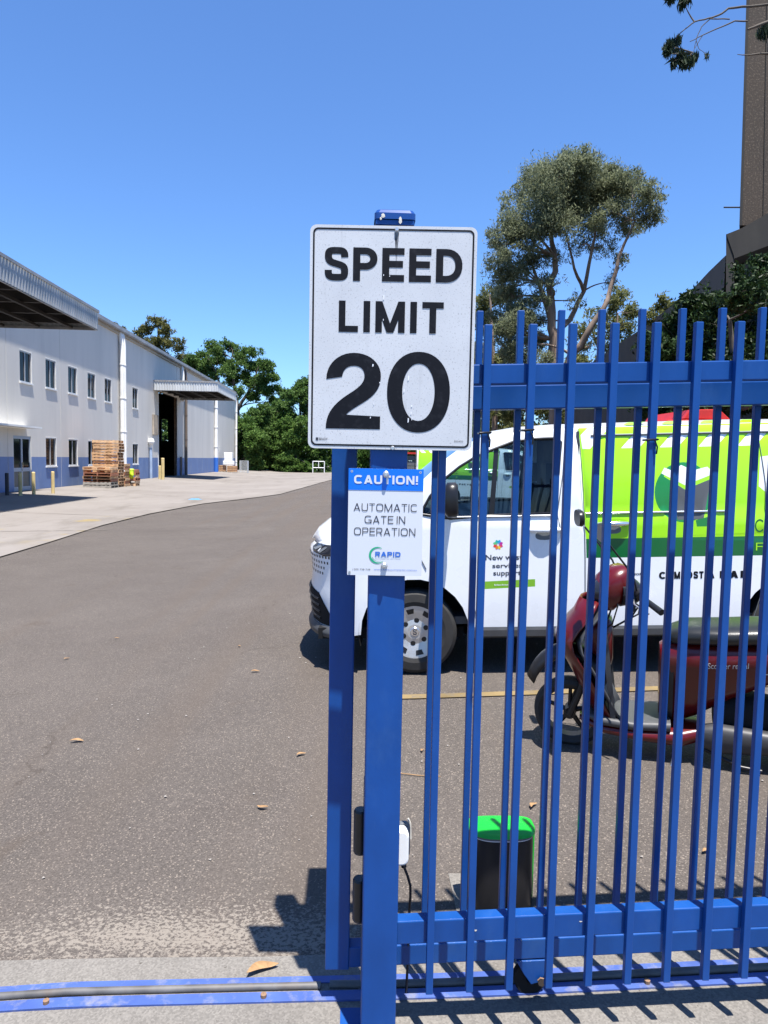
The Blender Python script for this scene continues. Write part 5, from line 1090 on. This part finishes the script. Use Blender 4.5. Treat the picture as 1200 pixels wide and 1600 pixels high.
def tree(name, label, group, trunks, blobs, n, L, Wd, leaf, bark, droop=.2, clump=.3, nsub=26, cat='tree', twigs=3, flat_=.0):
    """trunks: list of (path points, r0, r1)"""
    base = trunks[0][0][0]; T = thing(name, label, cat, base, 0, group); B = Vector(base)
    rel = lambda p: Vector(p[:3])-B
    for i, (path, r0, r1) in enumerate(trunks):
        P = [rel(p) for p in path]; fine = []
        for a, b in zip(P, P[1:]): fine += [a+(b-a)*t for t in (0, .33, .66)]
        fine.append(P[-1]); j = Vector((0, 0, 0)); m_ = len(fine)
        fine = [p+Vector(RNG.normal(size=3))*r0*.18*(0 if k in (0, m_-1) else 1) for k, p in enumerate(fine)]
        g = MB(); g.tube(fine, [r0+(r1-r0)*k/(m_-1) for k in range(m_)], 10); g.build('trunk' if i == 0 else 'limb', bark, T)
    g = MB(); nodes = [(rel(p), r0+(r1-r0)*k/(len(path)-1)) for path, r0, r1 in trunks for k, p in enumerate(path) if k]
    for b in blobs:
        c = rel(b); best = min(nodes, key=lambda q: (q[0]-c).length+max(0, q[0].z-c.z)*1.5); r = max(.012, min(best[1]*.6, b[3]*.09)); limb(g, best[0], c, r, r*.4)
        for _ in range(twigs):
            d = Vector(RNG.normal(size=3)).normalized(); d.z = abs(d.z)*.6; limb(g, best[0]+(c-best[0])*random.uniform(.5, 1), c+d*b[3]*.8, r*.5, r*.12, .08, 5)
    if g.v: struct(g.build('branches', bark, T), 'stuff')
    leaves('crown', T, [(*rel(b), *b[3:]) for b in blobs], n, L, Wd, leaf, droop, clump, nsub, flat_)
    return T
def blobs_px(lst, dist, spread=0.0):
    out = []
    for b in lst:
        dd = dist+RNG.uniform(-spread, spread); p = pt(b[0], b[1], dd); out.append((p.x, p.y, p.z, b[2]*dist/F_PX, *(b[3:] if len(b) > 3 else ())))
    return out
def base_px(px, dist): p = pt(px, 720, dist); return (p.x, p.y, gz(p.x, p.y)-.05)
tp = lambda px, py, d: tuple(pt(px, py, d))
D = 32
tree('gum_tree', 'tall eucalyptus with a broad rounded crown rising behind the fence', 'eucalyptus trees behind the fence',
     [([base_px(866, D), tp(868, 600, D), tp(862, 530, D), tp(858, 470, D), tp(866, 400, D), tp(858, 330, D)], .30, .07), ([tp(869, 610, D), tp(893, 555, D-.5), tp(925, 510, D-1), tp(948, 470, D-1), tp(968, 400, D-1), tp(992, 345, D-1)], .20, .04), ([tp(862, 530, D), tp(890, 500, D+1), tp(912, 455, D+1), tp(925, 390, D+1), tp(935, 330, D+1)], .15, .04), ([tp(912, 455, D+1), tp(898, 420, D), tp(885, 370, D)], .09, .03), ([tp(860, 500, D), tp(840, 440, D+1), tp(820, 370, D+1)], .12, .03)],
     blobs_px([(850, 292, 46), (905, 282, 44), (955, 290, 42), (995, 312, 36), (1014, 345, 20), (812, 318, 32), (815, 362, 34), (866, 345, 40, .8), (925, 335, 42, .8), (975, 350, 30, .7), (800, 415, 32), (835, 405, 28, .7), (793, 465, 26), (826, 470, 26), (803, 515, 30), (836, 530, 28), (812, 560, 24), (880, 300, 40), (940, 385, 22, .6), (965, 400, 18, .5), (905, 385, 24, .4), (860, 440, 20, .35), (955, 265, 26), (830, 285, 30), (985, 285, 26), (870, 268, 30), (915, 262, 28), (890, 320, 34), (940, 300, 30), (850, 330, 30, .7), (900, 330, 30, .7), (950, 330, 30, .7), (830, 360, 28, .7), (800, 450, 26), (785, 430, 18), (845, 440, 22, .6), (815, 500, 26), (795, 540, 26), (838, 500, 22, .6), (825, 590, 26), (850, 560, 24, .7), (880, 580, 22, .6), (920, 540, 18, .5), (900, 470, 16, .4), (870, 400, 22, .5), (786, 400, 20), (782, 490, 20), (785, 520, 20), (800, 350, 26), (770, 440, 12, .6), (878, 300, 34), (910, 310, 32), (880, 265, 28), (1020, 320, 16), (783, 385, 14), (955, 440, 16, .35), (935, 500, 16, .35)], D, 1.8), 105000, .19, .042, M['leaf_gum'], M['bark'], .45, .32, 24)
D = 46
tree('gum_tree', 'smaller olive eucalyptus immediately beside the speed sign edge', 'eucalyptus trees behind the fence', [([base_px(772, D), tp(775, 600, D), tp(768, 520, D), tp(765, 460, D)], .22, .06), ([tp(775, 600, D), tp(790, 540, D)], .12, .04)], blobs_px([(765, 470, 26), (750, 500, 24), (775, 510, 26), (758, 550, 26), (785, 560, 28), (770, 600, 26), (748, 600, 22), (795, 610, 26), (730, 560, 24), (760, 640, 20), (800, 650, 20)], D, 1.5), 15000, .30, .09, M['leaf_gum2'], M['bark'], .4, .3, 20)
tree('gum_tree', 'low olive eucalyptus under the right side of the tall crown', 'eucalyptus trees behind the fence', [([base_px(950, D), tp(952, 600, D), tp(960, 540, D), tp(965, 490, D)], .2, .05), ([tp(952, 600, D), tp(935, 545, D), tp(920, 500, D)], .1, .04), ([tp(952, 610, D), tp(975, 560, D)], .1, .03)], blobs_px([(960, 472, 22), (985, 490, 20), (940, 490, 22, .7), (970, 515, 26), (915, 520, 22, .7), (950, 540, 20, .5), (985, 545, 20), (905, 560, 24, .6), (880, 590, 24), (925, 600, 24), (900, 630, 24), (950, 640, 24), (860, 630, 24), (830, 620, 24), (990, 600, 22)], D, 1.5), 15000, .30, .09, M['leaf_gum2'], M['bark'], .4, .3, 20)
D = 30
tree('gum_tree', 'olive young eucalyptus rising beside the dark shrubs', 'eucalyptus trees behind the fence', [([base_px(1045, D), tp(1042, 600, D), tp(1040, 520, D), tp(1038, 475, D)], .14, .03)], blobs_px([(1036, 478, 16), (1020, 495, 16), (1055, 490, 16), (1040, 515, 22), (1020, 540, 20), (1050, 560, 24), (1030, 600, 22)], D, .6), 6000, .22, .07, M['leaf_gum2'], M['bark'], .35, .3, 18)
D = 15
tree('dark_shrub', 'large glossy dark shrub filling the space under the concrete tower', 'dark shrubs behind the fence', [([base_px(1150, D), tp(1150, 640, D), tp(1145, 560, D), tp(1140, 500, D)], .12, .04), ([tp(1150, 640, D), tp(1185, 560, D), tp(1195, 470, D)], .1, .03)], blobs_px([(1120, 480, 36), (1150, 462, 34), (1180, 440, 36), (1200, 425, 34), (1115, 520, 42), (1160, 515, 44), (1200, 490, 46), (1130, 570, 48), (1180, 570, 50), (1120, 620, 44), (1170, 630, 46), (1225, 450, 44), (1240, 540, 60), (1230, 630, 50), (1280, 500, 60)], D, 1.0), 34000, .135, .05, M['leaf_dark'], M['bark_dark'], .25, .30, 26, 'shrub')
D = 16.5
tree('dark_shrub', 'dark leafy shrub to the left under the sloping concrete wall', 'dark shrubs behind the fence', [([base_px(1060, D), tp(1060, 640, D), tp(1062, 560, D), tp(1075, 490, D)], .11, .03)], blobs_px([(1080, 478, 30), (1058, 505, 32), (1092, 520, 36), (1035, 545, 34), (1070, 565, 40), (1030, 595, 36), (1060, 625, 40), (1095, 610, 40), (1010, 620, 34), (1005, 575, 24, .6)], D, .8), 22000, .14, .05, M['leaf_dark'], M['bark_dark'], .25, .30, 24, 'shrub')
# trees and bushes beyond the warehouse
D = 135
tree('pine_tree', 'olive pine rising behind the warehouse roof', 'pines behind the warehouse', [([base_px(244, D), tp(244, 640, D), tp(245, 560, D), tp(246, 500, D)], .5, .12)], blobs_px([(246, 508, 15), (228, 515, 14), (262, 518, 13), (240, 535, 20), (215, 522, 10), (270, 540, 16), (225, 548, 16), (255, 560, 20), (282, 562, 14), (235, 580, 18), (290, 580, 14), (205, 560, 14), (268, 590, 20)], D, 2), 14000, .75, .18, M['leaf_pine'], M['bark_dark'], -.35, .3, 16)
for k_, (px, py) in enumerate(((171, 512), (181, 508), (192, 514))):
    tree('pine_tree', 'thin dark pine tip peeping over the gutter, ' + ('nearest the canopy', 'tallest of its trio', 'closest to the olive pine')[k_], 'pine tips over the gutter', [([base_px(px, 150), tp(px, 620, 150), tp(px, py-6, 150)], .3, .04)], blobs_px([(px, py, 4), (px, py+10, 6), (px, py+22, 8), (px, py+36, 9)], 150, .5), 1300, .7, .2, M['leaf_pine'], M['bark_dark'], -.3, .35, 14)
D = 116
tree('broad_tree', 'tall round headed tree with open branching beyond the warehouse corner', 'broad trees beyond the warehouse', [([base_px(376, D), tp(375, 690, D), tp(372, 640, D), tp(366, 600, D), tp(362, 560, D)], .5, .12), ([tp(372, 640, D), tp(392, 605, D), tp(405, 570, D)], .3, .08), ([tp(373, 660, D), tp(350, 615, D), tp(335, 575, D)], .3, .08), ([tp(392, 605, D), tp(415, 595, D)], .15, .05)], blobs_px([(335, 542, 16), (355, 540, 14), (320, 556, 14), (345, 562, 15), (305, 562, 13), (380, 556, 16), (397, 550, 12), (372, 575, 14, .7), (398, 575, 15), (415, 572, 12), (412, 592, 13), (425, 590, 10), (390, 598, 12, .7), (330, 585, 14, .8), (345, 605, 12, .6), (315, 585, 12), (405, 612, 11, .8), (300, 580, 10), (432, 606, 10), (350, 575, 16), (325, 570, 15), (385, 590, 14), (405, 598, 14), (360, 595, 14, .8), (420, 610, 12), (440, 618, 12), (310, 575, 14), (295, 570, 12), (370, 612, 12, .7), (395, 620, 13), (425, 628, 13)], D, 2.5), 42000, .40, .19, M['leaf_mid'], M['bark_dark'], .1, .34, 24)
D = 104
tree('broad_tree', 'leafy tree whose crown reaches behind the speed sign edge', 'broad trees beyond the warehouse', [([base_px(470, D), tp(470, 680, D), tp(468, 620, D)], .35, .1)], blobs_px([(475, 605, 14), (460, 620, 14), (488, 612, 16), (450, 640, 16), (478, 640, 18), (500, 630, 20), (440, 655, 14), (520, 640, 22), (432, 640, 14), (420, 655, 16), (445, 625, 12), (470, 600, 12), (455, 660, 18), (480, 660, 20), (410, 650, 14), (490, 595, 14), (460, 612, 14), (478, 622, 16), (440, 635, 14), (425, 645, 14)], D, 2), 24000, .42, .2, M['leaf_mid'], M['bark_dark'], .1, .3, 14)
BU = [(384, 674, 25, 'rounded green bush at the warehouse corner'), (408, 660, 26, 'tall green bush second from the warehouse corner'), (440, 676, 27, 'low bright bush midway along the green thicket'), (462, 678, 24, 'dense bush beside the white pipe barrier'), (498, 676, 26, 'dense dark bush directly behind the white pipe barrier'), (540, 672, 28, 'bush behind the gate stile beneath the speed sign'), (585, 670, 28, 'bush behind the blue post beneath the speed sign'), (632, 672, 28, 'bush behind the red rack'), (682, 670, 28, 'bush behind the nearest van screen pillar'), (735, 668, 28, 'bush behind the lone gate pickets near the speed sign')]
for k_, (px, py, r_, lb) in enumerate(BU):
    D = 98+(k_ % 3)*2; rr2 = r_
    tree('leafy_bush', lb, 'bushes beyond the yard', [([base_px(px, D), tp(px, 715, D), tp(px+3, 690, D)], .2, .06)], blobs_px([(px, py-4, r_*.8), (px-r_*.55, py+14, r_*.7), (px+r_*.5, py+12, r_*.7), (px-2, py+28, r_*.8), (px-r_*.6, py+40, r_*.5), (px+r_*.6, py+40, r_*.5), (px+6, py-22, r_*.5), (px-r_*.5, py-14, r_*.5), (px, py+46, r_*.6), (px-r_*.9, py+50, r_*.45), (px+r_*.9, py+50, r_*.45), (px-r_*.4, py+58, r_*.4), (px+r_*.4, py+58, r_*.4)], D, 2), 21000, .40, .20, [M['leaf_bush'], M['leaf_mid'], M['leaf_bush']][k_ % 3], M['bark_dark'], .1, .32, 14, 'bush')
for k_, (px, py) in enumerate(((795, 655), (865, 650), (930, 652), (1000, 648))):
    D = 52+k_
    tree('leafy_bush', ('olive bush seen over the van windscreen', 'olive bush seen over the van cab roof', 'olive bush seen over the van door seam', 'olive bush seen over the van roof left of the red truck')[k_], 'bushes behind the van', [([base_px(px, D), tp(px, 690, D), tp(px+4, 650, D)], .12, .04)], blobs_px([(px, py, 30), (px-24, py+20, 28), (px+26, py+18, 28), (px, py+45, 34), (px-20, py-12, 20)], D, 1), 5000, .34, .14, M['leaf_gum2'], M['bark_dark'], .3, .32, 18, 'bush')
D = 128
tree('broad_tree', 'leafy tree glimpsed through the far door inside the dark doorway', 'broad trees beyond the warehouse', [([base_px(257, D), tp(257, 700, D), tp(257, 670, D)], .3, .1)], blobs_px([(257, 665, 12), (250, 680, 12), (264, 682, 12), (257, 650, 10), (257, 695, 14)], D, 1), 6000, .5, .26, M['leaf_mid'], M['bark_dark'], .1, .34, 16)
# overhanging gum branch, top right
D = 11
ov = tree('gum_tree', 'eucalyptus with thin branches hanging in front of the concrete tower', 'eucalyptus trees behind the fence', [([(9.6, 11, -.1), (9.5, 11, 3), (9.3, 11.1, 6), (9.0, 11, 9), (8.7, 11, 11.5)], .22, .10), ([(9.15, 11, 8.0), tp(1260, 36, D), tp(1200, 34, D), tp(1168, 46, D)], .05, .015), ([tp(1200, 7, D), tp(1160, 11, D), tp(1138, 14, D), tp(1122, 24, D), tp(1108, 29, D), tp(1085, 34, D), tp(1072, 44, D), tp(1058, 56, D)], .018, .006),
     ([tp(1168, 33, D), tp(1148, 33, D), tp(1120, 45, D), tp(1098, 55, D), tp(1078, 65, D)], .012, .005), ([tp(1140, 30, D), tp(1110, 29, D), tp(1096, 42, D), tp(1089, 58, D), tp(1085, 75, D)], .009, .004), ([tp(1098, 55, D), tp(1090, 68, D), tp(1082, 82, D)], .006, .003), ([tp(1088, 64, D), tp(1092, 76, D), tp(1100, 82, D), tp(1106, 84, D)], .005, .002), ([(9.2, 11, 8.3), tp(1240, 2, D), tp(1200, 7, D)], .04, .018), ([(9.3, 11.1, 6.5), tp(1240, 70, D), tp(1200, 83, D), tp(1172, 86, D), tp(1152, 85, D)], .03, .004), ([(9.0, 11, 9), tp(1200, -60, D), tp(1120, -50, D), tp(1068, -14, D)], .04, .005)],
     blobs_px([(1045, 72, 9), (1055, 66, 8), (1042, 84, 7), (1062, 88, 9), (1068, 98, 9), (1052, 98, 6), (1078, 96, 8), (1084, 92, 6), (1105, 88, 3.5, .7), (1048, 0, 6), (1068, 4, 8), (1055, -14, 12), (1195, 52, 8), (1205, 48, 12)], D, .15)+[(8.9, 11.2, 12.2, 1.0, .05), (10.3, 11, 11.8, 1.2, .05), (9.5, 12, 13.4, 1.2, .05), (10.9, 10.6, 13.0, 1.2, .05), (9.0, 10.4, 13.6, 1.0, .05), (10.2, 11.6, 10.2, .9, .05)], 12500, .15, .028, M['leaf_hang'], M['bark_dark'], 1.3, .35, 9, twigs=2)

# ------------------------------------------------------------------ concrete tower
ct = thing('concrete_tower', 'brown exposed aggregate concrete tower with a dark ledge and sloping side wall', 'building', (10.6, 20, 0), 0); CB = Vector((10.6, 20, 0))
def quadprism(name, q, depth, mt, y=20.0):
    P = [pt(px, py, y)-CB for px, py in q]; g = MB(); n = len(P); g.add(P+[p+Vector(((p.x+CB.x)/y*1.06*depth, depth, 0)) for p in P], [tuple(range(n)), tuple(range(n, 2*n))[::-1]]+[(i, n+i, n+(i+1) % n, (i+1) % n) for i in range(n)]); return g.build(name, mt, ct, fixn=True)
quadprism('shaft', [(1156, 352), (1167, 4), (1172, -160), (1420, -160), (1420, 352)], 5, M['aggregate'])
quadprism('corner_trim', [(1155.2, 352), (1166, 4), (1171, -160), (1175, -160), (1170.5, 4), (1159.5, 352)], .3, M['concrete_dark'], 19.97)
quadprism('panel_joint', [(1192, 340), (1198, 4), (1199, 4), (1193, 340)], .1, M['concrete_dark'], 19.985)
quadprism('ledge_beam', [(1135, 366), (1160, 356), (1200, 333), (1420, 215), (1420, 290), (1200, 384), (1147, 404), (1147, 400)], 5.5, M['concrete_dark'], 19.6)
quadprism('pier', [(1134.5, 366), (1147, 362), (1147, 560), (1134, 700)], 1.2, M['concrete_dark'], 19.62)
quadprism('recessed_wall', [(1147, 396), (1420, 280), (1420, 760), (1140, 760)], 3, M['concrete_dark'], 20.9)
quadprism('inner_pier', [(1163, 400), (1176, 394), (1176, 480), (1163, 480)], .8, M['concrete_wall'], 20.3)
rail = [(1134, 399, 20.2), (1108, 424, 22), (1082, 452, 24), (1040, 485, 28), (1000, 515, 32), (930, 562, 38), (890, 600, 44)]
top = [pt(a, b, c_) for a, b, c_ in rail]; g = MB(); n = len(top)
g.grid([[p-CB, p+Vector((.3, .05, 0))-CB, Vector((p.x+.3, p.y+.05, 0))-CB, Vector((p.x, p.y, 0))-CB] for p in top], 0, False, True); g.build('side_wall', M['concrete_wall'], ct, fixn=True)
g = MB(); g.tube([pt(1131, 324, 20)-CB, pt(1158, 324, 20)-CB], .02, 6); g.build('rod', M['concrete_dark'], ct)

# ------------------------------------------------------------------ litter on the ground
def leaf_litter(x, y, L, rz, label, group=None, curl=.3, mt=None, name='dry_leaf', cat='leaf'):
    g = MB(); rows = []
    for i in range(9):
        u = i/8; w = L*.17*math.sin(u*PI)**.8+.0006; zz = .004+L*curl*(u-.5)**2+.008*math.sin(u*5)*curl; bx = L*(u-.5); by = L*.18*math.sin(u*PI)
        rows.append([(bx, by-w, zz+w*.5), (bx, by, zz), (bx, by+w, zz+w*.5)])
    g.grid(rows, 0, True); o = g.build(name, mt or M['dry_leaf']); md = o.modifiers.new('thickness', 'SOLIDIFY'); md.thickness = .001
    o.location = (x, y, gz(x, y)+.006); o.rotation_euler = (0, 0, rz); tag(o, label, cat, group); return o
leaf_litter(-.382, 2.29, .115, .5, 'large curled tan leaf lying beside the gate track', None, .6)
for x, y, L, a, lb in ((-2.65, 6.99, .07, .4, 'small dried leaf farthest out on the open asphalt'), (-2.84, 6.29, .08, 1.0, 'dried leaf on the open asphalt closest to the left picture edge'), (-1.32, 6.51, .07, 2.0, 'small dried leaf on the asphalt in front of the van nose, farther one'), (-1.03, 5.7, .10, .2, 'long dried leaf on the asphalt in front of the van nose, nearer one'), (-1.9, 4.33, .12, .1, 'longest pale leaf lying flat in the middle of the open asphalt'), (-.46, 4.07, .09, .6, 'dried leaf on the asphalt a short way left of the gate stile'), (-.58, 3.44, .085, 2.9, 'tan leaf on the asphalt beyond the shadow of the sign'), (.78, 3.44, .09, .9, 'dried leaf on the asphalt just beyond the gate motor'), (.26, 4.14, .06, 1.2, 'tiny leaf on the asphalt behind the lone gate picket'), (1.45, 3.0, .08, .3, 'dried leaf behind the fence between gate motor and scooter tail'), (1.9, 2.9, .08, 1.7, 'dried leaf behind the fence by the right picture edge')):
    leaf_litter(x, y, L*.72, a, lb, 'dried leaves on the asphalt', .35)
g = MB(); g.tube([(-.17, 0, .006), (-.05, .006, .008), (.06, -.004, .007), (.18, .004, .006)], .003, 5); o = g.build('twig', M['dry_leaf']); o.location = (.16, 3.82, gz(.16, 3.82)+.002); o.rotation_euler = (0, 0, -.12); tag(o, 'thin pale twig on the asphalt behind the post', 'twig')
g = MB(); rows = [[(.30*u+.05*math.sin(5*v), .20*v, .03+.06*abs(math.sin(3*u+4*v))*(1-u*u)*(1-v*v)) for u in np.linspace(-1, 1, 11)] for v in np.linspace(-1, 1, 8)]
g.grid(rows, 0, True); o = g.build('plastic_bag', M['bag']); o.location = (-8.51, 31.9, gz(-8.51, 31.9)+.01); md = o.modifiers.new('thickness', 'SOLIDIFY'); md.thickness = .01; tag(o, 'crumpled blue plastic bag lying on the concrete apron', 'bag')
g = MB(); rng2 = np.random.default_rng(5)
for _ in range(170):
    y = 1.9+abs(rng2.normal())*3.2; x = rng2.uniform(-3.2, 3.2); r_ = rng2.uniform(.002, .006)*(1+.08*y)
    if y > 12: continue
    z = gz(x, y)+.006; a0 = rng2.uniform(0, 6); q = [(x+r_*(1+.5*math.sin(3*t+a0))*math.cos(t), y+r_*1.1*math.sin(t), z) for t in (0, 1.05, 2.1, 3.14, 4.2, 5.2)]
    g.add([*q, (x, y, z+r_*.8)], [(i, (i+1) % 6, 6) for i in range(6)])
struct(g.build('gravel_crumbs', mat('pale_grit', (.24, .22, .20), .9)), 'stuff')
